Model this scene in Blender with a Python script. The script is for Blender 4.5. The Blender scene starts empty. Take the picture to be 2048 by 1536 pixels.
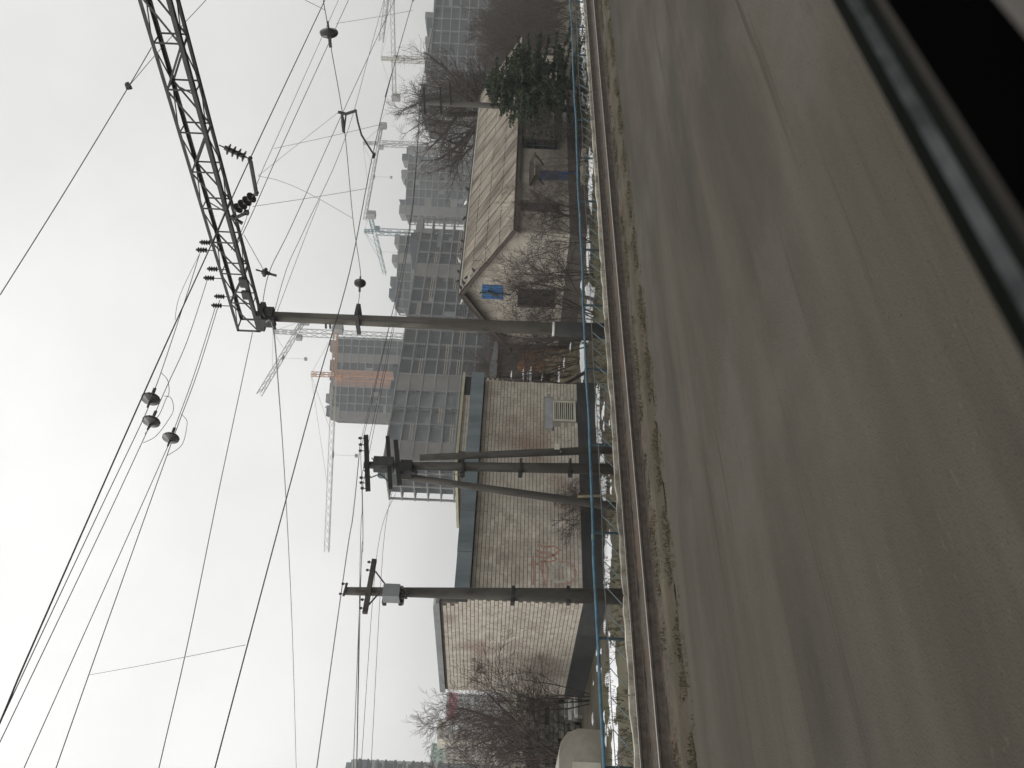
import bpy, bmesh, math, random
import numpy as np
from mathutils import Vector, Matrix
sc = bpy.context.scene
col = sc.collection
rad = math.radians
# ------------------------------------------------------------------ camera (the photograph lies on its side: sky at its left)
FPX = 1650.0
PSI, ROLL, PIT = rad(48), rad(2.5), rad(-0.3)
CAM = np.array([0.0, 0.0, 2.45])
F0 = np.array([math.cos(PSI), math.sin(PSI), 0]); R0 = np.array([math.sin(PSI), -math.cos(PSI), 0]); ZA = np.array([0, 0, 1.0])
FV = F0*math.cos(PIT)+ZA*math.sin(PIT); U0 = ZA*math.cos(PIT)-F0*math.sin(PIT)
RV = R0*math.cos(ROLL)+U0*math.sin(ROLL); UV = U0*math.cos(ROLL)-R0*math.sin(ROLL)
def ray(x, y): return FV+(768-y)/FPX*RV+(1024-x)/FPX*UV
def atY(x, y, v): k = ray(x, y); return CAM+k*(v/k[1])
def atX(x, y, v): k = ray(x, y); return CAM+k*(v/k[0])
def atZ(x, y, v): k = ray(x, y); return CAM+k*((v-CAM[2])/k[2])
def atD(x, y, v): return CAM+ray(x, y)*v
cd = bpy.data.cameras.new('camera'); cam = bpy.data.objects.new('camera', cd); col.objects.link(cam)
cd.sensor_fit = 'HORIZONTAL'; cd.sensor_width = 36; cd.lens = 36*FPX/2048; cd.clip_start = 0.02; cd.clip_end = 6000
m = Matrix(((-UV[0], RV[0], -FV[0], CAM[0]), (-UV[1], RV[1], -FV[1], CAM[1]), (-UV[2], RV[2], -FV[2], CAM[2]), (0, 0, 0, 1)))
cam.matrix_world = m
cd.dof.use_dof = True; cd.dof.focus_distance = 26; cd.dof.aperture_fstop = 4.0
sc.camera = cam
# ------------------------------------------------------------------ sky and sun: a white overcast, thinner on the left
SUN_EL, SUN_AZ = rad(42), rad(300)
wd = bpy.data.worlds.new('World'); sc.world = wd; wd.use_nodes = True
nt = wd.node_tree; N = nt.nodes; L = nt.links
bg = N['Background']; sky = N.new('ShaderNodeTexSky'); sky.sky_type = 'NISHITA'; sky.sun_disc = False
sky.sun_elevation = SUN_EL; sky.sun_rotation = SUN_AZ; sky.dust_density = 4; sky.air_density = 1.5
hs = N.new('ShaderNodeHueSaturation'); hs.inputs['Saturation'].default_value = 0.12; L.new(sky.outputs[0], hs.inputs['Color'])
tc = N.new('ShaderNodeTexCoord'); nz = N.new('ShaderNodeTexNoise'); nz.inputs['Scale'].default_value = 3.6; nz.inputs['Detail'].default_value = 5
L.new(tc.outputs['Generated'], nz.inputs['Vector'])
rp = N.new('ShaderNodeValToRGB'); rp.color_ramp.elements[0].position = .3; rp.color_ramp.elements[1].position = .75
rp.color_ramp.elements[0].color = (6.5, 6.48, 6.36, 1); rp.color_ramp.elements[1].color = (8.3, 8.26, 8.08, 1)
L.new(nz.outputs[0], rp.inputs[0])
mx = N.new('ShaderNodeMix'); mx.data_type = 'RGBA'; mx.inputs[0].default_value = 0.72
L.new(hs.outputs[0], mx.inputs[6]); L.new(rp.outputs[0], mx.inputs[7]); 
# the cloud glows softly round the hidden sun
sdir = Vector((math.sin(SUN_AZ)*math.cos(SUN_EL), math.cos(SUN_AZ)*math.cos(SUN_EL), math.sin(SUN_EL)))
vn = N.new('ShaderNodeVectorMath'); vn.operation = 'NORMALIZE'; L.new(tc.outputs['Generated'], vn.inputs[0])
vd = N.new('ShaderNodeVectorMath'); vd.operation = 'DOT_PRODUCT'; L.new(vn.outputs[0], vd.inputs[0]); vd.inputs[1].default_value = sdir
mg = N.new('ShaderNodeMapRange'); mg.inputs['From Min'].default_value = -.6; mg.inputs['From Max'].default_value = 1; mg.inputs['To Min'].default_value = .72; mg.inputs['To Max'].default_value = 1.42
L.new(vd.outputs['Value'], mg.inputs['Value'])
vs_ = N.new('ShaderNodeVectorMath'); vs_.operation = 'SCALE'; L.new(mx.outputs[2], vs_.inputs[0]); L.new(mg.outputs[0], vs_.inputs['Scale']); L.new(vs_.outputs[0], bg.inputs['Color'])
bg.inputs['Strength'].default_value = 0.15
sd = bpy.data.lights.new('sun', 'SUN'); sun = bpy.data.objects.new('sun', sd); col.objects.link(sun)
sd.energy = 0.5; sd.angle = rad(25); sd.color = (1, .97, .93)
sun.rotation_euler = Vector((math.sin(SUN_AZ)*math.cos(SUN_EL), math.cos(SUN_AZ)*math.cos(SUN_EL), math.sin(SUN_EL))).to_track_quat('Z', 'Y').to_euler()
sun.location = (0, 0, 60)
sc.view_settings.view_transform = 'Standard'; sc.view_settings.look = 'None'; sc.view_settings.exposure = 0.0; sc.view_settings.gamma = 1
sc.render.engine = 'CYCLES'; sc.cycles.use_denoising = True; sc.cycles.volume_bounces = 0; sc.cycles.max_bounces = 6
sc.cycles.diffuse_bounces = 3; sc.cycles.caustics_reflective = False; sc.cycles.caustics_refractive = False
# ------------------------------------------------------------------ materials
MATS = {}
def mat(name, c1, c2=None, scale=1.0, rough=.85, bump=0.0, bscale=None, stretch=(1, 1, 1), detail=6, rand=0.0, metal=0.0, lo=.35, hi=.65, third=None, spec=.3):
    if name in MATS: return MATS[name]
    mt = bpy.data.materials.new(name); mt.use_nodes = True; MATS[name] = mt
    n = mt.node_tree.nodes; l = mt.node_tree.links; b = n['Principled BSDF']
    b.inputs['Roughness'].default_value = rough; b.inputs['Metallic'].default_value = metal; b.inputs['Specular IOR Level'].default_value = spec
    c2 = c2 or tuple(v*.75 for v in c1)
    g = n.new('ShaderNodeNewGeometry'); mp = n.new('ShaderNodeMapping'); mp.inputs['Scale'].default_value = stretch; l.new(g.outputs['Position'], mp.inputs['Vector'])
    z = n.new('ShaderNodeTexNoise'); z.inputs['Scale'].default_value = scale; z.inputs['Detail'].default_value = detail; z.inputs['Roughness'].default_value = .62
    l.new(mp.outputs[0], z.inputs['Vector'])
    r = n.new('ShaderNodeValToRGB'); e = r.color_ramp.elements
    e[0].position = lo; e[1].position = hi; e[0].color = (*c2, 1); e[1].color = (*c1, 1)
    l.new(z.outputs[0], r.inputs[0]); out = r.outputs[0]
    if third:   # a second, larger patchiness: (colour, scale, lo, hi)
        z3 = n.new('ShaderNodeTexNoise'); z3.inputs['Scale'].default_value = third[1]; z3.inputs['Detail'].default_value = 4; l.new(mp.outputs[0], z3.inputs['Vector'])
        r3 = n.new('ShaderNodeValToRGB'); r3.color_ramp.elements[0].position = third[2]; r3.color_ramp.elements[1].position = third[3]; l.new(z3.outputs[0], r3.inputs[0])
        m3 = n.new('ShaderNodeMix'); m3.data_type = 'RGBA'; l.new(r3.outputs[0], m3.inputs[0]); l.new(out, m3.inputs[6]); m3.inputs[7].default_value = (*third[0], 1); out = m3.outputs[2]
    if rand:
        oi = n.new('ShaderNodeObjectInfo'); mr = n.new('ShaderNodeMapRange'); mr.inputs['To Min'].default_value = 1-rand; mr.inputs['To Max'].default_value = 1+rand
        l.new(oi.outputs['Random'], mr.inputs['Value']); hv = n.new('ShaderNodeHueSaturation'); l.new(mr.outputs[0], hv.inputs['Value']); l.new(out, hv.inputs['Color']); out = hv.outputs[0]
    l.new(out, b.inputs['Base Color'])
    if bump:
        z2 = n.new('ShaderNodeTexNoise'); z2.inputs['Scale'].default_value = bscale or scale*6; z2.inputs['Detail'].default_value = 5; l.new(g.outputs['Position'], z2.inputs['Vector'])
        bp = n.new('ShaderNodeBump'); bp.inputs['Strength'].default_value = bump; bp.inputs['Distance'].default_value = .03; l.new(z2.outputs[0], bp.inputs['Height']); l.new(bp.outputs[0], b.inputs['Normal'])
    return mt
def asphalt_mat():
    mt = bpy.data.materials.new('asphalt'); mt.use_nodes = True; n = mt.node_tree.nodes; l = mt.node_tree.links; b = n['Principled BSDF']
    b.inputs['Roughness'].default_value = .95; b.inputs['Specular IOR Level'].default_value = .12; MATS['asphalt'] = mt
    g = n.new('ShaderNodeNewGeometry')
    def noise(st, sc_, det, lo, hi, rough=.6):
        mp = n.new('ShaderNodeMapping'); mp.inputs['Scale'].default_value = st; l.new(g.outputs['Position'], mp.inputs['Vector'])
        z = n.new('ShaderNodeTexNoise'); z.inputs['Scale'].default_value = sc_; z.inputs['Detail'].default_value = det; z.inputs['Roughness'].default_value = rough; l.new(mp.outputs[0], z.inputs['Vector'])
        r = n.new('ShaderNodeMapRange'); r.inputs['From Min'].default_value = lo; r.inputs['From Max'].default_value = hi; l.new(z.outputs[0], r.inputs['Value']); return r.outputs[0]
    def mix(f, a, c):
        m_ = n.new('ShaderNodeMix'); m_.data_type = 'RGBA'; l.new(f, m_.inputs[0])
        for k, v in ((6, a), (7, c)):
            if isinstance(v, tuple): m_.inputs[k].default_value = (*v, 1)
            else: l.new(v, m_.inputs[k])
        return m_.outputs[2]
    c = mix(noise((.10, 1.3, 1), 1.0, 8, .3, .7), (.052, .046, .036), (.084, .075, .059))
    c = mix(noise((.3, .55, 1), .8, 5, .50, .72), c, (.094, .086, .072))
    c = mix(noise((.22, .8, 1), .55, 5, .50, .72), c, (.041, .038, .032))
    c = mix(noise((.05, 2.2, 1), 3.0, 3, .60, .80), c, (.043, .037, .028))
    c = mix(noise((.6, 1, 1), 38, 2, .60, .80), c, (.043, .040, .034))
    c = mix(noise((.4, 1, 1), 24, 2, .66, .86), c, (.100, .092, .075))
    l.new(c, b.inputs['Base Color'])
    z = n.new('ShaderNodeTexNoise'); z.inputs['Scale'].default_value = 55; l.new(g.outputs['Position'], z.inputs['Vector'])
    bp = n.new('ShaderNodeBump'); bp.inputs['Strength'].default_value = .5; bp.inputs['Distance'].default_value = .02; l.new(z.outputs[0], bp.inputs['Height']); l.new(bp.outputs[0], b.inputs['Normal'])
    return mt
M = dict(
 asphalt=asphalt_mat(),
 verge=mat('verge_soil', (.095, .083, .052), (.048, .040, .027), 3, .95, .7, 12, (.25, 1, 1), third=((.055, .043, .028), .9, .42, .62)),
 ballast=mat('ballast', (.105, .09, .07), (.045, .036, .028), 14, .95, 1.0, 22, third=((.10, .06, .04), 1.2, .5, .7)),
 rail=mat('rail_steel', (.13, .11, .09), (.07, .057, .046), 8, .7, metal=.2),
 railtop=mat('rail_head', (.42, .40, .37), (.3, .28, .25), 5, .4, metal=.5),
 sleeper=mat('sleeper_concrete', (.16, .135, .11), (.09, .075, .06), 4, .9, .4, 30, rand=.25),
 kerb=mat('kerb_stone', (.52, .48, .40), (.20, .18, .145), 2.5, .9, .4, 20, rand=.2),
 ground=mat('mud_ground', (.115, .10, .075), (.055, .048, .036), 1.1, .95, .7, 7, third=((.10, .095, .05), .3, .45, .65)),
 dryg=mat('dry_grass', (.12, .105, .058), (.055, .048, .028), 4, .9, rand=.2),
 snow=mat('snow', (.86, .87, .88), (.70, .70, .69), 5, .8, .5, 9, lo=.25, hi=.5),
 blue=mat('blue_paint', (.075, .19, .27), (.05, .105, .14), 5, .55, third=((.17, .22, .24), 2.2, .58, .72)),
 lattice=mat('lattice_paint', (.13, .20, .22), (.08, .11, .11), 3, .6),
 fpost=mat('post_paint', (.045, .075, .09), (.03, .045, .05), 4, .6),
 conc=mat('pole_concrete', (.135, .124, .106), (.088, .080, .068), 1.4, .9, .3, 25, (1, 1, .35), third=((.062, .055, .046), 3.5, .52, .68)),
 concd=mat('pole_concrete_dark', (.105, .097, .085), (.066, .061, .053), 1.4, .9, .3, 25, (1, 1, .35), third=((.048, .043, .036), 3.5, .52, .68)),
 tar=mat('tar_coating', (.035, .034, .033), (.02, .02, .02), 3, .8),
 wpaint=mat('white_paint', (.72, .71, .68), (.5, .48, .45), 6, .7),
 steel=mat('painted_steel', (.06, .062, .062), (.035, .035, .035), 6, .65),
 ins=mat('insulator_glaze', (.045, .04, .04), (.028, .025, .025), 4, .25, spec=.5),
 wire=mat('wire', (.05, .05, .05), (.035, .035, .035), 3, .6),
 wireg=mat('wire_grey', (.22, .22, .22), (.16, .16, .16), 3, .6),
 brick=mat('silicate_brick', (.61, .555, .475), (.43, .385, .325), 3.2, .9, .35, 40, rand=.13, third=((.33, .255, .21), .6, .52, .74)),
 mortar=mat('mortar', (.15, .13, .112), (.09, .078, .067), 4, .95),
 plinth=mat('plinth_render', (.048, .050, .048), (.028, .030, .030), 1.2, .9, .3, 12),
 fascia=mat('fascia_sheet', (.20, .235, .25), (.125, .15, .165), 1.2, .5, stretch=(1.4, 1.4, .3)),
 greycap=mat('cap_sheet', (.25, .26, .265), (.19, .2, .2), 1.5, .6),
 ochre=mat('ochre_coping', (.44, .42, .29), (.34, .325, .23), 2, .8),
 vent=mat('vent_paint', (.58, .56, .47), (.46, .44, .36), 2, .7),
 lilac=mat('render_patch', (.36, .36, .39), (.29, .29, .31), 3, .9),
 graf=mat('graffiti_red', (.46, .27, .20), (.37, .21, .16), 4, .8),
 grafw=mat('graffiti_pale', (.44, .44, .38), (.40, .37, .31), 3, .8),
 plaster=mat('house_plaster', (.46, .42, .355), (.26, .232, .195), 1.3, .9, .3, 20, third=((.25, .225, .19), .45, .58, .75)),
 hplinth=mat('house_plinth', (.12, .105, .09), (.07, .06, .055), 2, .95, .4),
 roof=mat('roof_sheet', (.32, .285, .235), (.165, .142, .115), 2.6, .9, .2, 30, (1, .3, .3), rand=.08, third=((.105, .09, .074), .8, .50, .70)),
 ridge=mat('ridge_cap', (.60, .59, .54), (.42, .4, .36), 2, .8),
 wood=mat('brown_board', (.10, .08, .065), (.055, .045, .04), 4, .85, stretch=(.3, 1, 1)),
 greywood=mat('grey_board', (.19, .17, .15), (.11, .10, .088), 3, .9, stretch=(1, 1, .3)),
 bluewood=mat('blue_board', (.035, .14, .34), (.025, .10, .24), 5, .55),
 navy=mat('navy_door', (.028, .125, .33), (.02, .085, .24), 5, .5),
 pane=mat('dark_pane', (.02, .024, .026), (.014, .016, .018), 2, .12, spec=.5),
 teal=mat('teal_frame', (.05, .10, .095), (.03, .06, .06), 4, .6),
 rust=mat('rusty_sheet', (.36, .20, .10), (.19, .10, .055), 3, .9),
 oldwood=mat('old_planks', (.33, .29, .20), (.17, .15, .10), 4, .9, rand=.25),
 bark=mat('bark', (.085, .072, .06), (.05, .042, .035), 6, .95),
 twig=mat('twigs', (.10, .082, .07), (.062, .05, .044), 3, .95),
 twigr=mat('reddish_twigs', (.125, .09, .08), (.075, .055, .05), 3, .95),
 needle=mat('needles', (.05, .068, .03), (.022, .034, .018), 3, .8),
 beige=mat('beige_render', (.37, .345, .295), (.24, .222, .185), 1.2, .9, .2, 12),
 rubble=mat('rubble_stone', (.40, .39, .33), (.17, .16, .13), 2.2, .95, .5, 14, rand=.35),
 cslab=mat('slab_concrete', (.23, .235, .225), (.15, .155, .15), .4, .9),
 ccol=mat('column_concrete', (.20, .205, .20), (.12, .125, .125), .4, .9),
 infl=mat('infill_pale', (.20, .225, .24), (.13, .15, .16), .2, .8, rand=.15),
 infill=mat('infill_blockwork', (.036, .052, .062), (.016, .024, .030), .12, .9, rand=.35),  # near-black tone paints the shade deep inside the open floors
 cpanel=mat('panel_concrete', (.20, .19, .17), (.13, .122, .11), .15, .9, rand=.1),
 rebrick=mat('far_brick', (.34, .17, .12), (.24, .12, .09), .3, .9),
 board=mat('guard_board', (.55, .45, .32), (.42, .34, .24), 1, .8),
 orange=mat('crane_orange', (.48, .22, .07), (.36, .16, .06), .5, .6),
 craneg=mat('crane_grey', (.30, .31, .31), (.22, .23, .23), .5, .6),
 craneb=mat('crane_teal', (.12, .22, .25), (.09, .16, .18), .5, .6),
 craney=mat('crane_cream', (.42, .40, .32), (.32, .30, .24), .5, .6),
 weight=mat('crane_weight', (.28, .27, .26), (.22, .21, .2), .5, .9),
 green=mat('mint_render', (.32, .50, .40), (.27, .43, .34), .15, .85),
 cream=mat('cream_render', (.60, .56, .44), (.52, .48, .38), .15, .85),
 redr=mat('red_render', (.50, .10, .12), (.40, .08, .10), .2, .8),
 apt=mat('apartment_panel', (.24, .26, .27), (.17, .19, .2), .2, .85),
 aptl=mat('apartment_light', (.50, .52, .51), (.42, .44, .43), .2, .85),
 aptd=mat('apartment_dark', (.07, .085, .09), (.05, .06, .065), .2, .6),
 rubber=mat('black_rubber', (.006, .007, .006), (.004, .005, .004), 3, .9, spec=.05),  # black seals, deepened in colour for the shade inside the carriage
 trim=mat('grey_trim', (.095, .103, .103), (.028, .032, .032), 14, .8, spec=.1),
 lip=mat('ledge_lip', (.10, .092, .085), (.07, .064, .058), 4, .9, spec=.1),
 trimb=mat('brown_trim', (.030, .027, .024), (.018, .016, .014), 4, .9, spec=.05),
 black=mat('shaded_panel', (.0015, .0015, .0015), (.001, .001, .001), 2, 1, spec=.0),  # ledge panel: shade of the dark carriage interior put into the colour
 pigw=mat('white_feathers', (.75, .74, .72), (.55, .54, .53), 9, .8),
 pigd=mat('dark_feathers', (.05, .052, .06), (.03, .03, .035), 9, .7),
)
# ------------------------------------------------------------------ mesh helpers
WL = {}
def link(o, parent=None):
    col.objects.link(o)
    if parent is not None: o.parent = parent; WL[o.name] = WL[parent.name]
    return o
def tag(o, label=None, cat=None, group=None, kind=None):
    if label: o['label'] = label
    if cat: o['category'] = cat
    if group: o['group'] = group
    if kind: o['kind'] = kind
    return o
def thing(name, label, cat, loc=(0, 0, 0), group=None, kind=None):
    o = bpy.data.objects.new(name, None); col.objects.link(o); o.location = loc; WL[o.name] = np.array(loc, float)
    o.empty_display_size = .3
    return tag(o, label, cat, group, kind)
V = lambda *a: np.array(a, float)
class MB:
    def __init__(s): s.v = []; s.f = []; s.sm = False
    def add(s, vs, fs):
        k = len(s.v); s.v += [tuple(map(float, p)) for p in vs]; s.f += [tuple(i+k for i in f) for f in fs]; return s
    def box(s, x0, x1, y0, y1, z0, z1):
        if x0 > x1: x0, x1 = x1, x0
        if y0 > y1: y0, y1 = y1, y0
        if z0 > z1: z0, z1 = z1, z0
        return s.add([(x0, y0, z0), (x1, y0, z0), (x1, y1, z0), (x0, y1, z0), (x0, y0, z1), (x1, y0, z1), (x1, y1, z1), (x0, y1, z1)],
                     [(0, 3, 2, 1), (4, 5, 6, 7), (0, 1, 5, 4), (1, 2, 6, 5), (2, 3, 7, 6), (3, 0, 4, 7)])
    def bar(s, p, q, w, h=None, up=(0, 0, 1)):
        p = np.array(p, float); q = np.array(q, float); h = h or w
        d = q-p; d = d/np.linalg.norm(d); u = np.array(up, float)
        if abs(d@u) > .97: u = V(1, 0, 0) if abs(d[0]) < .9 else V(0, 1, 0)
        a = np.cross(d, u); a /= np.linalg.norm(a); b = np.cross(a, d)
        a = a*w/2; b = b*h/2
        return s.add([p-a-b, p+a-b, p+a+b, p-a+b, q-a-b, q+a-b, q+a+b, q-a+b], [(0, 3, 2, 1), (4, 5, 6, 7), (0, 1, 5, 4), (1, 2, 6, 5), (2, 3, 7, 6), (3, 0, 4, 7)])
    def tube(s, pts, rs, n=6, cap=True):
        pts = [np.array(p, float) for p in pts]
        if not hasattr(rs, '__len__'): rs = [rs]*len(pts)
        rings = []; ref = None
        for i, p in enumerate(pts):
            d = (pts[min(i+1, len(pts)-1)]-pts[max(i-1, 0)]); d = d/(np.linalg.norm(d)+1e-12)
            if ref is None: ref = V(0, 0, 1) if abs(d[2]) < .9 else V(1, 0, 0)
            a = np.cross(d, ref); a /= (np.linalg.norm(a)+1e-12); b = np.cross(a, d)
            rings.append([p+rs[i]*(math.cos(2*math.pi*k/n)*a+math.sin(2*math.pi*k/n)*b) for k in range(n)])
        fs = []
        for i in range(len(pts)-1):
            for k in range(n): fs.append((i*n+k, i*n+(k+1) % n, (i+1)*n+(k+1) % n, (i+1)*n+k))
        if cap: fs.append(tuple(range(n-1, -1, -1))); fs.append(tuple((len(pts)-1)*n+k for k in range(n)))
        return s.add([v for r in rings for v in r], fs)
    def lathe(s, p, d, prof, n=10):      # prof: (distance along d, radius)
        p = np.array(p, float); d = np.array(d, float); d /= np.linalg.norm(d)
        ref = V(0, 0, 1) if abs(d[2]) < .9 else V(1, 0, 0); a = np.cross(d, ref); a /= np.linalg.norm(a); b = np.cross(a, d)
        vs = [p+d*t+r*(math.cos(2*math.pi*k/n)*a+math.sin(2*math.pi*k/n)*b) for t, r in prof for k in range(n)]
        fs = [(i*n+k, i*n+(k+1) % n, (i+1)*n+(k+1) % n, (i+1)*n+k) for i in range(len(prof)-1) for k in range(n)]
        return s.add(vs, fs+[tuple(range(n-1, -1, -1)), tuple((len(prof)-1)*n+k for k in range(n))])
    def prism(s, poly, vec):
        vec = np.array(vec, float); n = len(poly); P = [np.array(p, float) for p in poly]
        return s.add(P+[p+vec for p in P], [tuple(range(n-1, -1, -1)), tuple(range(n, 2*n))]+[(i, (i+1) % n, n+(i+1) % n, n+i) for i in range(n)])
    def mesh(s, name, mt, off=(0, 0, 0)):
        me = bpy.data.meshes.new(name); o = np.array(s.v, float).reshape(-1, 3)-np.array(off, float)
        me.from_pydata(o.tolist(), [], s.f); me.materials.append(mt)
        if s.sm: me.shade_smooth()
        bm = bmesh.new(); bm.from_mesh(me); bmesh.ops.recalc_face_normals(bm, faces=bm.faces); bm.to_mesh(me); bm.free()
        me.update(); return me
    def build(s, name, mt, parent=None, base=None):
        if parent is not None:
            return link(bpy.data.objects.new(name, s.mesh(name, M[mt], WL[parent.name])), parent)
        b = V(0, 0, 0) if base is None else np.array(base, float)
        o = bpy.data.objects.new(name, s.mesh(name, M[mt], b)); o.location = b; col.objects.link(o); WL[o.name] = b
        return o
def place(name, me, parent, loc, rot=None):
    o = bpy.data.objects.new(name, me); link(o, parent); o.location = np.array(loc, float)-WL[parent.name]
    if rot is not None: o.rotation_euler = rot
    return o
def wnoise(x, y, s=0.0):
    return .5*math.sin(1.7*x+s)*math.cos(1.3*y+2*s)+.3*math.sin(3.9*x-2.1*y+3*s)+.2*math.sin(7.7*x+6.1*y+s)
GZ = -0.75      # yard level behind the fence; rail heads are z = 0
# ------------------------------------------------------------------ the setting
g = MB().add([(-1250, -1250, GZ), (1250, -1250, GZ), (1250, 1250, GZ), (-1250, 1250, GZ)], [(0, 1, 2, 3)]).build('ground', 'ground'); tag(g, kind='structure')
X0, X1 = -60, 260
g = MB().prism([(X0, -14, GZ-.05), (X0, 15.9, GZ-.05), (X0, 15.25, -.2), (X0, -13, -.2)], (X1-X0, 0, 0)).build('railway_embankment', 'verge'); tag(g, kind='structure')
# paving with a ragged far edge, then a grass verge
rng = random.Random(4)
xs = np.arange(X0, X1, .3)
vs = []; fs = []
for i, x in enumerate(xs):
    e = 10.98+.16*wnoise(x*.9, 1)+.10*rng.uniform(-1, 1)
    vs += [(x, -9, -.15), (x, e, -.15), (x, e+.05, -.2)]
    if i: k = 3*i; fs += [(k-3, k, k+1, k-2), (k-2, k+1, k+2, k-1)]
g = MB().add(vs, fs).build('paved_strip', 'asphalt'); tag(g, kind='structure')
vs = []; fs = []
for i, x in enumerate(xs):
    for j, (yy, zz) in enumerate(((11.15, -.19), (11.55, -.13), (11.95, -.15), (12.2, -.19))):
        vs.append((x, yy, zz+.02*wnoise(x*2, yy*3)))
    if i:
        k = 4*i; fs += [(k-4+j, k+j, k+j+1, k-3+j) for j in range(3)]
g = MB().add(vs, fs).build('grass_verge', 'verge'); tag(g, kind='structure')
vs = []; fs = []
for i, x in enumerate(np.arange(X0, X1, .25)):
    for j, (yy, zz) in enumerate(((11.9, -.2), (12.2, -.165), (12.9, -.185), (13.4, -.17), (13.9, -.185), (14.55, -.16), (14.95, -.2))):
        vs.append((x, yy, zz+.018*rng.uniform(-1, 1)))
    if i:
        k = 7*i; fs += [(k-7+j, k+j, k+j+1, k-6+j) for j in range(6)]
g = MB().add(vs, fs).build('ballast_bed', 'ballast'); tag(g, kind='structure')
trk = thing('railway_track', None, None, (0, 13.35, -.2), kind='structure')
def rail(Yc):
    prof = [(-.075, -.18), (.075, -.18), (.075, -.168), (.012, -.15), (.010, -.045), (.036, -.032), (.036, -.002), (-.036, -.002), (-.036, -.032), (-.010, -.045), (-.012, -.15), (-.075, -.168)]
    r = MB().prism([(X0, Yc+a, b) for a, b in prof], (X1-X0, 0, 0)).build('rail', 'rail', trk)
    MB().box(X0, X1, Yc-.03, Yc+.03, -.001, .003).build('rail_head', 'railtop', r)
rail(12.57); rail(14.16)
sl = MB(); sl.prism([(0, -1.3, -.03), (0, -1.3, .10), (0, -.95, .13), (0, -.5, .10), (0, .5, .10), (0, .95, .13), (0, 1.3, .10), (0, 1.3, -.03)], (.26, 0, 0))
sme = sl.mesh('sleeper', M['sleeper'])
for i in range(150): place('sleeper', sme, trk, (-3+i*.55, 13.365, -.315), (0, 0, rng.uniform(-.008, .008)))
# low kerb of stone lengths behind the far rail
kb = thing('kerb', None, None, (0, 15.05, -.2), kind='structure')
kms = []
for k in range(4):
    b = MB(); n = 7; pr = random.Random(k)
    vs = []; fs = []
    for i in range(n):
        x = i*1.96/(n-1); h = .17+pr.uniform(-.03, .012); w = .04+pr.uniform(-.008, .008)
        vs += [(x, -w, -.03), (x, -w+.01, h-.01), (x, w, h), (x, w, -.03)]
        if i:
            q = 4*i; fs += [(q-4+j, q+j, q+(j+1) % 4, q-4+(j+1) % 4) for j in range(4)]
    fs += [(3, 2, 1, 0), tuple(4*(n-1)+j for j in range(4))]
    kms.append(b.add(vs, fs).mesh('kerb_stone', M['kerb']))
for i in range(46): place('kerb_stone', kms[i % 4], kb, (-2+i*2.0, 15.05+rng.uniform(-.012, .012), -.2), (0, 0, rng.uniform(-.004, .004)))
# grass tufts
def tufts(name, n, xr, yr, zf, h, seed, mt='dryg'):
    r = random.Random(seed); b = MB(); vs = []; fs = []
    for i in range(n):
        x = r.uniform(*xr)**1; y = r.uniform(*yr); z = zf(x, y)
        if wnoise(x*.9, y*.8, seed) < -.15: continue
        for j in range(4):
            a = r.uniform(0, 6.28); hh = h*r.uniform(.4, 1.2); w = .006+.006*r.random(); lx, ly = r.uniform(-.6, .6)*hh, r.uniform(-.6, .6)*hh
            k = len(vs); vs += [(x-w*math.cos(a), y-w*math.sin(a), z-.01), (x+w*math.cos(a), y+w*math.sin(a), z-.01), (x+lx, y+ly, z+hh)]; fs.append((k, k+1, k+2))
    o = b.add(vs, fs).build(name, mt); return o
tag(tufts('verge_grass', 26000, (1, 50), (10.75, 12.3), lambda x, y: -.165, .042, 3), 'short dry grass along the edge of the paving', 'grass', kind='stuff')
tag(tufts('yard_grass', 9000, (2, 60), (15.9, 23), lambda x, y: GZ, .22, 7), 'dead yellow grass behind the blue fence', 'grass', kind='stuff')
tag(tufts('kerb_grass', 3500, (2, 50), (14.5, 15.4), lambda x, y: -.2, .13, 9), 'thin dry grass beside the kerb stones', 'grass', kind='stuff')
# snow left lying in the yard: outlines read off the photograph onto the ground
b = MB(); b.sm = True; r = random.Random(11)
def snow(xc, yc, hx, hy, zb=GZ, n=40, rag=.35):
    ph = [r.uniform(0, 6.28) for _ in range(5)]
    ring = []; 
    for i in range(n):
        a = 2*math.pi*i/n; k = 1+rag*(.5*math.sin(3*a+ph[0])+.35*math.sin(5*a+ph[1])+.3*math.sin(9*a+ph[2])+.25*math.sin(14*a+ph[3]))
        ring.append(atZ(xc+hx*k*math.cos(a), yc+hy*k*math.sin(a), zb+.01))
    c = atZ(xc, yc, zb+.01); hh = min(.07, .004*hy); vs = [c+V(0, 0, hh)]+[c+(p-c)*.6+V(0, 0, hh*r.uniform(.5, 1)) for p in ring]+ring
    b.add(vs, [(0, 1+i, 1+(i+1) % n) for i in range(n)]+[(1+i, 1+n+i, 1+n+(i+1) % n, 1+(i+1) % n) for i in range(n)])
for a in ((1180, 590, 9, 26), (1178, 632, 8, 22), (1177, 500, 3, 45), (1182, 330, 4, 30), (1181, 385, 4, 35), (1165, 720, 5, 44), (1164, 570, 3, 12), (1170, 680, 6, 10),
          (1195, 840, 5, 60), (1198, 880, 5, 30), (1205, 925, 5, 15), (1208, 975, 5, 24), (1216, 1120, 6, 55), (1213, 1165, 4, 30), (1226, 1345, 8, 60), (1226, 1410, 7, 40), (1231, 1500, 5, 60)):
    snow(*a)
for i in range(70): snow(r.uniform(1161, 1177), r.uniform(-10, 120)**1, r.uniform(.8, 2.4), r.uniform(3, 9), n=18, rag=.7)
for i in range(45): snow(r.uniform(1164, 1178), r.uniform(110, 230), r.uniform(.6, 1.8), r.uniform(2, 6), n=16, rag=.7)
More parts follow.
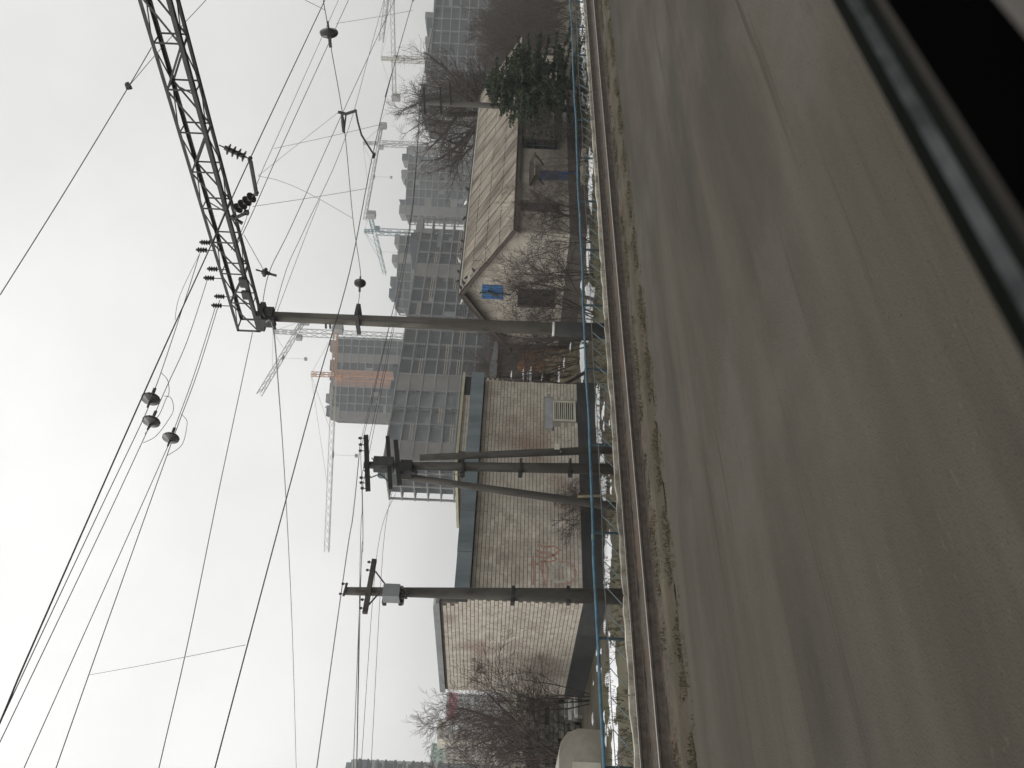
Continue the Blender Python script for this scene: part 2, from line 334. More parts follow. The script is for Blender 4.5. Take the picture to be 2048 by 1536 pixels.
for i in range(60): snow(r.uniform(1185, 1225), r.uniform(760, 1500), r.uniform(.4, 1.0), r.uniform(4, 14), n=16, rag=.7)
tag(b.build('snow', 'snow'), 'patches of old white snow lying in the yard behind the fence', 'snow', kind='stuff')
# ------------------------------------------------------------------ low blue fence
FY = 15.5
fx0, fx1 = 2.0, 62.0
fen = thing('blue_fence', 'low lattice fence with a bright blue top rail beside the track', 'fence', (fx0, FY, GZ))
pts = []
for i in range(61):
    x = fx0+(fx1-fx0)*i/60; pts.append((x, FY, .44+.012*math.sin(x*.9)+.008*math.sin(x*2.3)))
MB().tube(pts, .032, 7).build('top_rail', 'blue', fen)
for k_ in range(11): MB().lathe((fx0+2.1+k_*5.4, FY, .44+.012*math.sin((fx0+2.1+k_*5.4)*.9)+.008*math.sin((fx0+2.1+k_*5.4)*2.3)), (1, 0, 0), [(0, .036), (.16, .036)], 8).build('rail_sleeve', 'lattice', fen)
MB().tube([(x, FY, z-.20) for x, y, z in pts], .009, 5).build('tension_wire', 'wireg', fen)
MB().tube([(x, FY, z-.72) for x, y, z in pts], .016, 5).build('bottom_rail', 'lattice', fen)
pm = MB().lathe((0, 0, 0), (0, 0, 1), [(0, .035), (1.16, .035), (1.17, .02)], 7).mesh('fence_post', M['fpost'])
px = fx0+.4; k = 0
posts = []
while px < fx1: place('post', pm, fen, (px, FY+.075, GZ)); posts.append(px); px += 2.45
bm_ = MB().bar((0, 0, 0), (.60, 0, .50), .020, .012).mesh('lattice_bar', M['lattice'])
bm2 = MB().bar((0, 0, 0), (-.60, 0, .50), .014, .010).mesh('lattice_rod', M['lattice'])
x = fx0
while x < fx1-.7:
    place('lattice_bar', bm_, fen, (x, FY-.012, -.27)); x += .58
x = fx0+3
while x < 24:
    place('lattice_bar', bm2, fen, (x+.6, FY+.012, -.27)); x += 1.74
# ------------------------------------------------------------------ catenary portal: concrete mast and lattice beam
def concrete_pole(name, mt, parent, p, q, r0, r1, n=12):
    b = MB(); b.sm = True; b.tube([np.array(p)+(np.array(q)-np.array(p))*t for t in (0, .5, 1)], [r0, (r0+r1)/2, r1], n); return b.build(name, mt, parent)
mx_, my_ = 16.95, 16.4
gan = thing('catenary_portal', 'tall concrete mast carrying a dark steel lattice beam over the tracks', 'catenary mast', (mx_, my_, GZ))
concrete_pole('mast', 'conc', gan, (mx_, my_, GZ), (mx_, my_, 9.72), .20, .145)
tz = atX(1109, 660, mx_)[2]
concrete_pole('mast_foot', 'tar', gan, (mx_, my_, GZ-.02), (mx_, my_, tz), .235, .222)
concrete_pole('paint_band', 'wpaint', gan, (mx_, my_, tz), (mx_, my_, tz+.07), .212, .211)
concrete_pole('mast', 'conc', gan, (mx_, -8.0, -.2), (mx_, -8.0, 9.72), .20, .145)
xn, xf = 16.73, 17.20
zt = atX(336, 200, xn)[2]; zb = atX(395, 200, xn)[2]
ye, ys = -8.5, 16.83
def angle(b, p, q, w, sx, sz):
    p = np.array(p, float); q = np.array(q, float)
    b.bar(p+V(sx*w/2, 0, 0), q+V(sx*w/2, 0, 0), w, .012); b.bar(p+V(0, 0, sz*w/2), q+V(0, 0, sz*w/2), .012, w)
for X_, Z_, sx, sz in ((xn, zb, 1, 1), (xf, zb, -1, 1), (xn, zt, 1, -1), (xf, zt, -1, -1)):
    b = MB(); angle(b, (X_, ye, Z_), (X_, ys, Z_), .09 if Z_ == zb else .075, sx, sz); b.build('chord', 'steel', gan)
npan = 24; pl = (ys-ye)/npan
def lace(p, q, w=.045, t=.012, up=(0, 0, 1)): MB().bar(p, q, w, t, up).build('lacing_bar', 'steel', gan)
for i in range(npan):
    y0 = ys-i*pl; y1 = y0-pl
    if y1 < 4.5: 
        continue
    for X_, up in ((xn+.012, (1, 0, 0)), (xf-.012, (1, 0, 0))):
        if i % 2 == 0: lace((X_, y0, zb+.04), (X_, y1, zt-.04), up=up)
        else: lace((X_, y0, zt-.04), (X_, y1, zb+.04), up=up)
        lace((X_, y1-.03, zb+.04), (X_, y1-.03, zt-.04), .04, up=up)
    for Z_ in (zt-.014, zb+.014):
        if i % 2 == 0: lace((xn+.02, y0, Z_), (xf-.02, y1, Z_), .04)
        else: lace((xf-.02, y0, Z_), (xn+.02, y1, Z_), .04)
        lace((xn, y1+.03, Z_+.012), (xf, y1+.03, Z_+.012), .035)
    if i % 3 == 0: lace((xn+.03, y1+.08, zb+.05), (xf-.03, y1+.08, zt-.05), .035)
b = MB()
for i in range(npan):
    y0 = ys-i*pl; y1 = y0-pl
    if y1 >= 4.5: continue
    s = i % 2
    for X_ in (xn, xf): b.bar((X_, y0, zb if s else zt), (X_, y1, zt if s else zb), .04, .012)
    b.bar((xn, y0, zt), (xf, y1, zt), .035, .012); b.bar((xf, y0, zb), (xn, y1, zb), .035, .012)
b.build('lacing_bar', 'steel', gan)
for Z_ in (zt, zb): MB().bar((xn, ys-.03, Z_), (xf, ys-.03, Z_), .07, .012).build('end_batten', 'steel', gan)
for X_ in (xn, xf): MB().bar((X_, ys-.03, zb), (X_, ys-.03, zt), .07, .012).build('end_batten', 'steel', gan)
# mast head: saddle and brackets
b = MB(); b.box(xn-.06, xf+.06, my_-.26, my_+.34, zb-.16, zb-.02); b.box(mx_-.19, mx_+.19, my_-.2, my_+.2, zb-.42, zb-.16); b.build('mast_cap', 'steel', gan)
b = MB(); b.box(mx_-.3, mx_-.16, my_-.15, my_+.15, zb-.5, zb-.1); b.bar((mx_-.2, my_-.3, zb-.2), (mx_-.2, my_+.3, zb-.45), .06); b.build('mast_bracket', 'steel', gan)
for (px_, py_, w) in ((487, 565, .30), (492, 590, .26)):
    p = atX(px_, py_, xn-.03); MB().box(p[0]-.05, p[0]+.05, p[1]-w/2, p[1]+w/2, p[2]-.12, p[2]+.10).build('clamp', 'steel', gan)
zc = atX(716, 628, mx_)[2]
b = MB(); b.bar((mx_-.20, my_-.42, zc), (mx_-.20, my_+.34, zc), .07, .11); b.bar((mx_+.20, my_-.42, zc), (mx_+.20, my_+.34, zc), .07, .11); b.box(mx_-.2, mx_+.2, my_-.46, my_-.40, zc-.05, zc+.05); b.build('rope_bracket', 'steel', gan)
for px_, py_ in ((653, 648), (660, 640)): 
    p = atX(px_, py_, mx_); MB().bar((mx_, my_, p[2]), (mx_-.12, my_+.26, p[2]), .05).build('step_bolt', 'steel', gan)
b = MB(); b.tube([(mx_-.14, my_-.16, 9.5), (mx_-.16, my_-.17, 6.2), (mx_-.19, my_-.19, 4.0)], .012, 5); b.build('earth_wire', 'wire', gan)
# ------------------------------------------------------------------ insulators
def disc_prof(n, r=.135, pitch=.15, core=.035):
    pr = [(0, .018), (.05, .018)]
    t = .05
    for i in range(n):
        pr += [(t, core+.02), (t+.06, core+.025), (t+.07, r*.6), (t+.095, r), (t+.11, r*.97), (t+.115, core), (t+pitch, core*.7)]; t += pitch
    return pr+[(t+.04, .018)], t+.04
def string(p, q, n, label, group, name='insulator_string', r=.135, rods=True):
    p = np.array(p, float); q = np.array(q, float); L_ = np.linalg.norm(q-p); d = (q-p)/L_
    pr, l = disc_prof(n, r, pitch=max(.11, (L_-.25)/n) if n > 1 else .15)
    t = thing(name, label, 'insulator', p, group)
    off = (L_-l)/2
    b = MB(); b.sm = False; b.lathe(p+d*off, d, pr, 12); b.build('disc_stack', 'ins', t)
    b = MB(); b.tube([p, p+d*(off+.03)], .016, 5); b.tube([q-d*(off+.03), q], .016, 5); b.build('link_rod', 'steel', t)
    return t
a0 = atX(438, 290, xn); a1 = atX(500, 318, xn-.05); a2 = atX(513, 387, xn-.05); a3 = atX(465, 425, xn)
string(a0, a1, 4, 'string of four dark disc insulators sloping down from the lattice beam', 'beam hanging insulators', r=.14)
string(a3, a2, 4, 'stubby cluster of dark disc insulators under the beam beside the sloped string', 'beam hanging insulators', r=.14)
t = thing('suspension_yoke', 'dark steel yoke bar hung between two insulator strings under the beam', 'yoke', a1)
MB().bar(a1-V(0, -.06, 0), a2+V(0, -.06, 0), .075, .075).build('yoke_bar', 'steel', t)
b = MB()
for p in (a1, a2): b.lathe(p-V(.05, 0, 0), (1, 0, 0), [(0, .05), (.1, .05)], 8)
b.build('end_bolt', 'steel', t)
b = MB(); q0 = atX(468, 437, xn); q1 = atX(494, 425, xn); q2 = atX(485, 447, xn); b.bar(q0, q1, .10, .05); b.bar(q0, q2, .08, .05); b.bar(q1-V(0, 0, .04), q1+V(0, 0, .07), .1); b.bar(atX(462, 432, xn), q0, .08)
tag(b.build('beam_bracket', 'steel', None, q0), 'forked steel bracket under the beam below the insulator cluster', 'bracket')
nm0 = ['farthest from the mast', 'in the middle', 'nearest to the mast']
for i, (px_, py_) in enumerate(((409.7, 485), (403, 500), (424.5, 538), (417.5, 556), (438.6, 593), (433, 611))):
    X_ = xf if i % 2 == 0 else xn
    p = atX(px_, py_, X_); base = V(X_, p[1], zt)
    t = thing('pin_insulator', 'small ribbed pin insulator on the beam top, one of the pair '+nm0[i//2], 'insulator', base, 'pin insulators along the beam top')
    h = max(.2, p[2]-zt+.08)
    MB().tube([base, base+V(0, 0, h)], .014, 5).build('pin', 'steel', t)
    b = MB(); pr = []
    for k in range(4): pr += [(h-.22+k*.065, .035), (h-.20+k*.065, .075), (h-.175+k*.065, .04)]
    b.lathe(base, (0, 0, 1), pr+[(h+.06, .03)], 10).build('ribbed_body', 'ins', t)
def inline(p, d, label, r=.19, group='strain insulators in the line wires'):
    p = np.array(p, float); d = np.array(d, float); d /= np.linalg.norm(d)
    t = thing('strain_insulator', label, 'insulator', p, group)
    MB().lathe(p-d*.16, d, [(0, .02), (.05, .025), (.07, .07), (.09, r*.6), (.12, r), (.16, r*1.02), (.19, r*.9), (.2, .06), (.26, .05), (.32, .02)], 14).build('disc', 'ins', t)
    MB().bar(p+d*.14, p+d*.30, .035, .06).build('clamp', 'steel', t); MB().bar(p-d*.26, p-d*.14, .025, .04).build('link_rod', 'steel', t)
    return t
# ------------------------------------------------------------------ overhead wires, most of them parallel to the track (each in its own vertical plane Y)
def wire(pts, r, label, group='overhead wires', name='overhead_wire', mt='wire', ext=(0, 0)):
    pts = [np.array(p, float) for p in pts]
    if ext[0]: d = pts[0]-pts[1]; pts = [pts[0]+d/np.linalg.norm(d)*ext[0]]+pts
    if ext[1]: d = pts[-1]-pts[-2]; pts = pts+[pts[-1]+d/np.linalg.norm(d)*ext[1]]
    if len(pts) > 2:
        Q = []; n_ = len(pts)
        for i in range(n_-1):
            a_, b_, c_, d_ = pts[max(i-1, 0)], pts[i], pts[i+1], pts[min(i+2, n_-1)]
            for k in range(6):
                t = k/6; Q.append(.5*(2*b_+(c_-a_)*t+(2*a_-5*b_+4*c_-d_)*t*t+(3*b_-a_-3*c_+d_)*t**3))
        pts = Q+[pts[-1]]
    o = MB().tube(pts, r, 5).build(name, mt, None, pts[0]); return tag(o, label, 'wire', group)
def wy(Yp, pix, r, label, **k): return wire([atY(x, y, Yp) for x, y in pix], r, label, **k)
YW1 = a1[1]
wy(YW1, [(0, 1445), (72, 1275), (304, 750), (417, 502), (500, 318), (650, 0)], .013, 'thick messenger cable running through the end of the steel yoke', ext=(3, 40))
YC = atX(745, 312, 17)[1]
wy(YC, [(430, 1536), (495, 1290), (572, 1000), (640, 750), (700, 540), (745, 312), (783, 150), (826, 0)], .010, 'contact wire held by the cranked steady arm', ext=(3, 60))
wy(16.25, [(318, 1536), (378, 1275), (440, 970), (505, 665)], .010, 'line wire ending at the head of the concrete mast', ext=(3, 0))
wire([V(mx_, my_-.1, 9.52)]+[atY(x, y, 14.82) for x, y in ((538, 546), (584, 450), (680, 237), (789, 0))], .010, 'line wire hung from the single disc insulator beside the mast head', ext=(0, 50))
wire([V(mx_, my_, atX(548, 640, mx_)[2])]+[atY(x, y, 16.2) for x, y in ((575, 533), (613, 450), (695, 263), (768, 0))], .009, 'thin wire passing just under the fixing rope clamp', ext=(0, 50))
wy(10.32, [(468, 502), (503, 430), (560, 300), (640, 125), (697, 0)], .008, 'thin wire passing below the steel yoke bar', ext=(0, 40))
wy(10.6, [(462, 500), (488, 450), (517, 360), (560, 262), (677, 0)], .006, 'finest wire passing beside the lower end of the yoke', ext=(0, 40))
pin = [atX(403, 500, xn), atX(417.5, 556, xn), atX(433, 611, xn)]
dsc = [(302, 797), (303, 842), (342, 875)]
seg = [[(403, 496), (367, 610), (322, 745), (302, 797)], [(417, 552), (375, 680), (335, 770), (303, 842)], [(433, 607), (388, 750), (342, 875)]]
out = [[(302, 797), (288, 835), (195, 1030), (80, 1275), (-30, 1510)], [(303, 842), (284, 885), (200, 1065), (100, 1275), (-25, 1536)], [(342, 875), (328, 910), (165, 1275), (48, 1536)]]
nm = ['farthest from the mast', 'in the middle', 'nearest to the mast']
for i in range(3):
    Yp = pin[i][1]
    wy(Yp, seg[i], .009, 'wire from beam top pin to strain insulator, the one '+nm[i])
    wy(Yp, out[i], .009, 'line wire leaving the strain insulator, the one '+nm[i], ext=(0, 3))
    p = atY(*dsc[i], Yp); p2 = atY(*seg[i][-2], Yp)
    inline(p, p2-p, 'fat dark disc insulator in a line wire, the one '+nm[i], r=.20)
    q = [atY(x, y, Yp) for x, y in ([(322, 745), (335, 760), (338, 785), (331, 800), (318, 830), (290, 868)], [(328, 792), (342, 796), (347, 818), (338, 838), (312, 872), (286, 886)], [(362, 828), (372, 838), (374, 850), (368, 880), (358, 896), (333, 912)])[i]]
    wire(q, .007, 'slack jumper lead looping under the disc insulator '+nm[i], 'jumper leads', 'jumper_lead')
wy(pin[2][1]+.35, [(440, 600), (395, 745), (345, 880), (204, 1275), (112, 1536)], .010, 'second line wire hung close beside the wire nearest to the mast', ext=(0, 3))
wire([atX(402, 502, xf), atX(360, 590, 15.2), atX(350, 640, 14.4)], .006, 'short tail of wire hanging off the outer beam pin')
wire([atD(530, 645, 23.4), atD(545, 652, 23.2), atD(555, 750, 30), atD(572, 1000, 42), atD(585, 1275, 54), atD(593, 1560, 66)], .022, 'grey cable dipping away from the mast head to the far left', mt='wireg')
wire([atX(488, 470, xf), atX(530, 545, 17)], .008, 'short hanger wire from the beam to the single disc insulator')
inline(atX(531, 545, 17), (0, .35, -1), 'single disc insulator hung beside the mast head', .13, 'rope insulators')
# upper feeder with its clamp
wire([atX(0, 590, 11.2), atX(130, 383, 13.6), atX(258, 172, 16.6), atX(303, 95, 17)], .010, 'high feeder cable reaching the top of the beam from the open sky')
wire([atX(258, 172, 16.6), atX(330, 88, 17.1), atX(412, 0, 19)], .007, 'thin branch wire leaving the clamp of the high feeder', ext=(0, 10))
p = atX(258, 172, 16.6); b = MB(); b.bar(p-V(.08, 0, .06), p+V(.1, 0, .07), .07); b.bar(p-V(0, .05, -.05), p+V(0, .08, .05), .05); tag(b.build('cable_clamp', 'steel', None, p), 'small bolted clamp where the high feeder splits', 'clamp')
# fixing rope across the tracks, with insulators and the steady arm
RX = 17.0
def rp_(x, y): return atX(x, y, RX)
wire([(mx_, my_-.43, zc), rp_(719, 590), rp_(721, 545), rp_(706, 438), rp_(688, 250), rp_(663, 100), rp_(658, 62), rp_(650, 20), rp_(640, -40)], .009, 'fixing rope slung from the mast across the tracks', ext=(0, 2))
inline(rp_(720, 567), rp_(718, 600)-rp_(721, 545), 'double lobed insulator in the fixing rope close to the mast', .16, 'rope insulators')
inline(rp_(658, 67), rp_(663, 100)-rp_(656, 40), 'broad disc insulator in the fixing rope away from the mast', .19, 'rope insulators')
p = rp_(690, 222); t = thing('steady_arm', 'cranked steel steady arm hanging from the fixing rope to the contact wire', 'steady arm', p)
b = MB(); b.bar(rp_(676, 224), rp_(692, 228), .05); b.bar(rp_(692, 228), rp_(713, 221), .05); b.build('head_bar', 'steel', t)
MB().tube([rp_(712, 224), rp_(716, 245), rp_(723, 270), rp_(748, 310)], .022, 6).build('drop_rod', 'steel', t)
b = MB(); b.tube([rp_(684, 228), rp_(686, 245), rp_(687, 264)], [.03, .045, .03], 7); b.tube([rp_(692, 228), rp_(688, 265)], .02, 6); b.build('hanger', 'steel', t)
b = MB(); p = rp_(748, 311); b.bar(p-V(.09, 0, 0), p+V(.09, 0, 0), .05); b.build('wire_clip', 'steel', t)
def drop(a, ya, b_, yb, label): wire([atY(*a, ya), (atY(*a, ya)+atY(*b_, yb))/2-V(0, 0, .05), atY(*b_, yb)], .005, label, 'dropper wires', 'dropper_wire', 'wireg')
drop((178, 1350), pin[2][1]+.35, (490, 1290), YC, 'thin dropper slung between the line wires left of the strain insulators')
drop((548, 297), YW1, (765, 248), YC, 'thin dropper crossing behind the steady arm')
drop((672, 47), 10.3, (826, 21), YC, 'thin dropper near the far disc of the fixing rope')
drop((505, 413), 10.6, (733, 377), YC, 'thin dropper below the insulator cluster')
wire([atY(516, 352, 10.4), atY(560, 362, 10.4), atY(620, 388, 10.6), atY(706, 437, 10.9)], .005, 'sagging lead from the yoke to the fixing rope', 'dropper wires', 'dropper_wire', 'wireg')
wire([rp_(516, 352), rp_(600, 285), rp_(676, 225)], .005, 'stay wire from the yoke down to the steady arm', 'dropper wires', 'dropper_wire', 'wireg')
wire([rp_(610, 0), rp_(650, 20)], .006, 'short stay wire joining the fixing rope above its broad disc', 'dropper wires', 'dropper_wire', 'wireg')
wire([atX(545, 648, 16.9), atX(565, 595, 17.4), atX(612, 470, 20), atX(640, 400, 22)], .007, 'looped jumper wire hanging beside the mast head', 'jumper leads', 'jumper_lead')
# ------------------------------------------------------------------ line poles in the yard
PY = 18.0
def pole_parts(t, p, q, r0, r1, mt='concd', nm='pole'): return concrete_pole(nm, mt, t, p, q, r0, r1, 10)
def pins(t, pts, h=.14, r=.045):
    for p in pts:
        b = MB(); b.lathe(np.array(p), (0, 0, 1), [(0, .012), (.06, .012), (.06, r), (.085, r), (.09, r*.6), (.11, r*.9), (h, r*.4)], 8); b.build('line_insulator', 'ins', t)
def dn(x, y): p = atY(x, y, PY); return p
A_top = dn(728, 930); A_bot = dn(1211, 937); A_bot[2] = GZ
ap = thing('braced_pole', 'concrete line pole with two raking struts standing before the brick building', 'utility pole', A_bot)
pole_parts(ap, A_bot, A_top, .165, .10)
k = dn(840, 925); e = dn(1204, 903); s = (GZ-k[2])/(e[2]-k[2]); pole_parts(ap, k+(e-k)*s+V(0, -.05, 0), k+V(0, -.22, 0), .12, .09, nm='strut')
k = dn(803, 944); e = dn(1160, 998); s = (GZ-k[2])/(e[2]-k[2]); pole_parts(ap, k+(e-k)*s+V(0, .1, 0), k+V(0, .2, 0), .12, .09, nm='strut')
for (xa, ya, xb, yb, w) in ((733, 878, 737, 987, .10), (776, 880, 782, 983, .085), (792, 888, 800, 975, .10)):
    MB().bar(dn(xa, ya)+V(0, -.14, 0), dn(xb, yb)+V(0, -.14, 0), w, w*1.25).build('crossarm', 'tar', ap)
pins(ap, [dn(x, y)+V(0, -.14, .03) for x, y in ((730, 883), (731, 896), (731, 908), (733, 962), (733, 972), (735, 983))])
b = MB(); c = dn(812, 940); b.box(c[0]-.22, c[0]+.12, PY-.3, PY+.1, c[2]-.18, c[2]+.14); b.bar(c+V(-.1, -.2, 0), dn(835, 955)+V(0, -.2, 0), .09); b.build('cable_box', 'tar', ap)
b = MB(); c = dn(770, 930); b.box(c[0]-.15, c[0]+.14, PY-.2, PY+.15, c[2]-.24, c[2]+.3); b.tube([dn(728, 940), dn(742, 955), dn(760, 948), dn(776, 962)], .02, 5); b.tube([dn(745, 925)-V(0, .2, 0), dn(765, 948)-V(0, .25, 0), dn(795, 935)-V(0, .25, 0)], .016, 5); b.build('switch_gear', 'steel', ap)
for x_ in (926, 1041, 1140):
    c = dn(x_, 936); MB().bar(c+V(-.2, 0, 0), c+V(.2, 0, 0), .36, .05).build('strap', 'tar', ap)
    MB().box(c[0]-.24, c[0]-.14, PY-.1, PY+.1, c[2]-.06, c[2]+.06).build('strap', 'tar', ap)
MB().tube([dn(840, 950)-V(0, .1, 0), dn(880, 952), dn(930, 948)], .012, 5).build('cable_loop', 'wireg', ap)
c = dn(1112, 908); MB().box(c[0]-.1, c[0]+.08, PY-.36, PY-.33, c[2]-.07, c[2]+.07).build('number_plate', 'vent', ap)
c = dn(1120, 905); MB().bar(c+V(-.13, -.19, 0), c+V(.13, -.19, .01), .02, .03).build('tie_band', 'ochre', ap)
b = MB(); e1 = dn(1208, 989); e1[2] = GZ; b.bar(dn(1155, 997)+V(0, -.1, 0), e1, .05); tag(b.build('support_stick', 'oldwood', None, e1), 'pale wooden stick leaning against the foot of the raking strut', 'stick')
L_top = dn(690, 1182); L_bot = dn(1228, 1192); L_bot[2] = GZ
lp = thing('transformer_pole', 'concrete line pole with one slanting crossarm and a small transformer', 'utility pole', L_bot)
pole_parts(lp, L_bot, L_top, .20, .095)
b = MB(); ca, cb = dn(750, 1126)+V(0, -.16, 0), dn(731, 1233)+V(0, -.16, 0); b.bar(ca, cb, .09, .115); b.build('crossarm', 'concd', lp)
MB().bar(dn(695, 1170)+V(0, -.1, 0), dn(688, 1196)+V(0, -.1, 0), .03, .05).build('top_bracket', 'steel', lp)
pins(lp, [dn(x, y)+V(0, -.16, 0) for x, y in ((746, 1131), (743, 1147), (733, 1206), (730, 1223))], .12, .035)
pins(lp, [dn(x, y)+V(0, -.1, 0) for x, y in ((694, 1172), (689, 1192))], .12, .035)
b = MB(); b.bar(dn(752, 1148)+V(0, -.12, 0), dn(770, 1172)+V(0, -.12, 0), .03); b.bar(dn(760, 1190)+V(0, -.12, 0), dn(738, 1215)+V(0, -.12, 0), .03); b.build('crossarm_brace', 'steel', lp)
b = MB(); c = dn(782, 1192); b.box(c[0]-.22, c[0]+.1, PY-.42, PY-.08, c[2]-.24, c[2]+.15); b.box(c[0]-.12, c[0]+.12, PY-.3, PY+.2, c[2]-.30, c[2]-.24); tr = b.build('transformer', 'greycap', lp)
for k_ in range(3): MB().lathe((c[0]-.15+k_*.08, PY-.3, c[2]-.24), (-.3, -.1, -1), [(0, .02), (.05, .035), (.07, .02), (.1, .035), (.12, .02), (.16, .03), (.2, .012)], 7).build('bushing', 'ins', tr)
for x_ in (771, 803, 1026, 1136):
    c = dn(x_, 1187); b = MB(); b.lathe((c[0], c[1], c[2]-.035), (0, 0, 1), [(0, .19 if x_ > 900 else .14), (.07, .19 if x_ > 900 else .14)], 10); b.box(c[0]-.27, c[0]-.12, PY-.09, PY+.09, c[2]-.045, c[2]+.045); b.build('strap', 'tar', lp)
R_top = atY(846, 205, 21.2); R_bot = V(R_top[0], 21.2, GZ)
rpl = thing('wooden_pole', 'dark line pole with three crossarms rising out of the spruce', 'utility pole', R_bot)
pole_parts(rpl, R_bot, R_top, .17, .115, 'concd')
rp2 = lambda x, y: atY(x, y, 21.1)
for xa, ya, xb, yb, w in ((848, 180, 850, 230, .10), (881, 180, 883, 231, .10), (900, 172, 902, 213, .08)): MB().bar(rp2(xa, ya)+V(0, -.1, 0), rp2(xb, yb)+V(0, -.1, 0), w).build('crossarm', 'tar', rpl)
pins(rpl, [rp2(x, y)+V(0, -.1, 0) for x, y in ((845, 186), (845, 197), (846, 215), (846, 226), (878, 188), (879, 225))], .16, .045)
# low line wires between the three poles and beyond
for i, ((xl, yl), (xa, ya), lab) in enumerate((((690, 1192), (730, 896), 'topmost'), ((728, 1147), (731, 908), 'second'), ((729, 1206), (733, 962), 'third'), ((727, 1223), (735, 983), 'lowest'))):
    pl_ = dn(xl, yl); pa = dn(xa, ya); e = pl_+(pl_-pa)/np.linalg.norm(pl_-pa)*14+V(0, 0, .1)
    mid = (pl_+pa)/2+V(0, -.07, .06)
    wire([e, pl_+V(0, 0, .1), mid, pa+V(0, -.14, .12)], .008 if i else .012, lab+' of the low line wires between the transformer pole and the braced pole', 'low line wires', mt='wireg')
    q = rp2((846, 845, 845, 846)[i], (226, 215, 197, 186)[i])
    wire([pa+V(0, -.14, .12), (pa+q)/2-V(0, 0, .25), q+V(0, -.1, .12)], .007, lab+' of the low line wires between the braced pole and the wooden pole', 'low line wires')
    wire([q+V(0, -.1, .12), q+V(20, 0, .25)], .008, lab+' of the low line wires running on past the spruce', 'low line wires')
for i, (xa, ya, xb, yb) in enumerate(((755, 1100, 722, 1536), (766, 1100, 742, 1536))): wire([dn(xb, yb), dn(xa, ya), dn(792-8*i, 985)], .006, ('upper' if i == 0 else 'lower')+' of two faint wires slung below the transformer pole crossarm', 'low line wires', mt='wireg', ext=(2, 0))
# ------------------------------------------------------------------ brick substation building
WX0, WX1, WY0, WY1 = 11.55, 20.2, 22.3, 29.3
zP, zF0, zF1, zTop = -.06, 3.30, 3.75, 4.36
wh = thing('brick_building', 'pale brick utility building with a blue grey metal fascia and dark plinth', 'building', (WX0, WY0, GZ))
MB().box(WX0-.05, WX1+.05, WY0-.05, WY1+.05, GZ-.05, zP).build('plinth', 'plinth', wh)
b = MB(); b.box(WX0+.02, WX1-.02, WY0+.02, WY1-.02, zP, zF0+.3); b.box(WX0+.02, WX0+.40, WY0+.35, WY1-.02, zF0+.3, zTop-.14); b.build('wall_core', 'mortar', wh)
CP, BP = .1192, .262
bme = MB().box(0, BP-.008, 0, .03, 0, CP-.018).mesh('brick', M['brick'])
bmh = MB().box(0, BP/2-.014, 0, .03, 0, CP-.013).mesh('brick', M['brick'])
bmx = MB().box(0, .03, 0, BP-.014, 0, CP-.013).mesh('brick', M['brick'])
vx0, vx1 = atY(1128, 843, WY0)[0], atY(1128, 804, WY0)[0]; vz0, vz1 = atY(1151, 823, WY0)[2], atY(1106, 823, WY0)[2]
lx0, lx1, lz1 = atY(1098, 857, WY0)[0], atY(1098, 797, WY0)[0], atY(1091, 825, WY0)[2]
rest = MB(); nb = 0; r = random.Random(5)
ncour = int((zF0-zP)/CP)+1
for cx in range(int((WX1-WX0)/BP)+1):
    for cz in range(ncour):
        x = WX0+cx*BP+(BP/2 if cz % 2 else 0); z = zP+.006+cz*CP
        if z+CP > zF0+.05 or x > WX1-.05: continue
        xe = min(x+BP, WX1)-.008
        if x+BP > vx0-.02 and x < vx1+.02 and z+CP > vz0-.01 and z < vz1+.02: continue
        if x+BP > lx0 and x < lx1 and z+CP*.5 > vz1 and z < lz1: continue
        dy = r.uniform(-.006, .006)
        if nb < 300 and x+BP <= WX1 and (cx or cz % 2 == 0): place('brick', bme, wh, (x, WY0-.008+dy, z)); nb += 1
        else: rest.box(x, xe, WY0-.008+dy, WY0+.022+dy, z, z+CP-.018)
        if cx == 0 and cz % 2: rest.box(WX0, WX0+BP/2-.008, WY0-.008, WY0+.022, z, z+CP-.018)
for cy in range(int((WY1-WY0)/BP)+1):
    for cz in range(int((zTop-.14-zP)/CP)):
        y = WY0+.02+cy*BP+(BP/2 if cz % 2 else 0); z = zP+.006+cz*CP
        if y > WY1-.05 or (z > zF0+.25 and y < WY0+.4): continue
        dx = r.uniform(-.006, .006); rest.box(WX0-.008+dx, WX0+.022+dx, y, min(y+BP, WY1)-.008, z, z+CP-.018)
o = rest.build('brickwork', 'brick', wh); o['kind'] = 'stuff'
# fascia in sheet lengths
nF = 6
for i in range(nF):
    xa = WX0-.12+(WX1-WX0+.24)*i/nF; xb = WX0-.12+(WX1-WX0+.24)*(i+1)/nF-.012
    MB().box(xa, xb, WY0-.30-.006*(i % 2), WY0-.26, zF0, zF1+.01*(i % 2)).build('fascia_sheet', 'fascia', wh)
MB().box(WX0-.12, WX1+.12, WY0-.26, WY0+.06, zF0+.05, zF1-.02).build('eave_box', 'plinth', wh)
MB().prism([(WX0+.42, WY0-.25, zF1-.015), (WX0+.42, WY1+.05, zF1+.25), (WX0+.42, WY1+.05, zF1+.1), (WX0+.42, WY0-.25, zF1-.1)], (WX1-WX0-.4, 0, 0)).build('roof', 'greycap', wh)
b = MB(); b.prism([(WX0-.07, WY0+.30, zTop-.16), (WX0-.07, WY0+.32, zTop-.05), (WX0-.07, WY0+.55, zTop+.03), (WX0-.07, WY1+.08, zTop+.03), (WX0-.07, WY1+.08, zTop-.16)], (.50, 0, 0)); b.build('parapet_cap', 'greycap', wh)
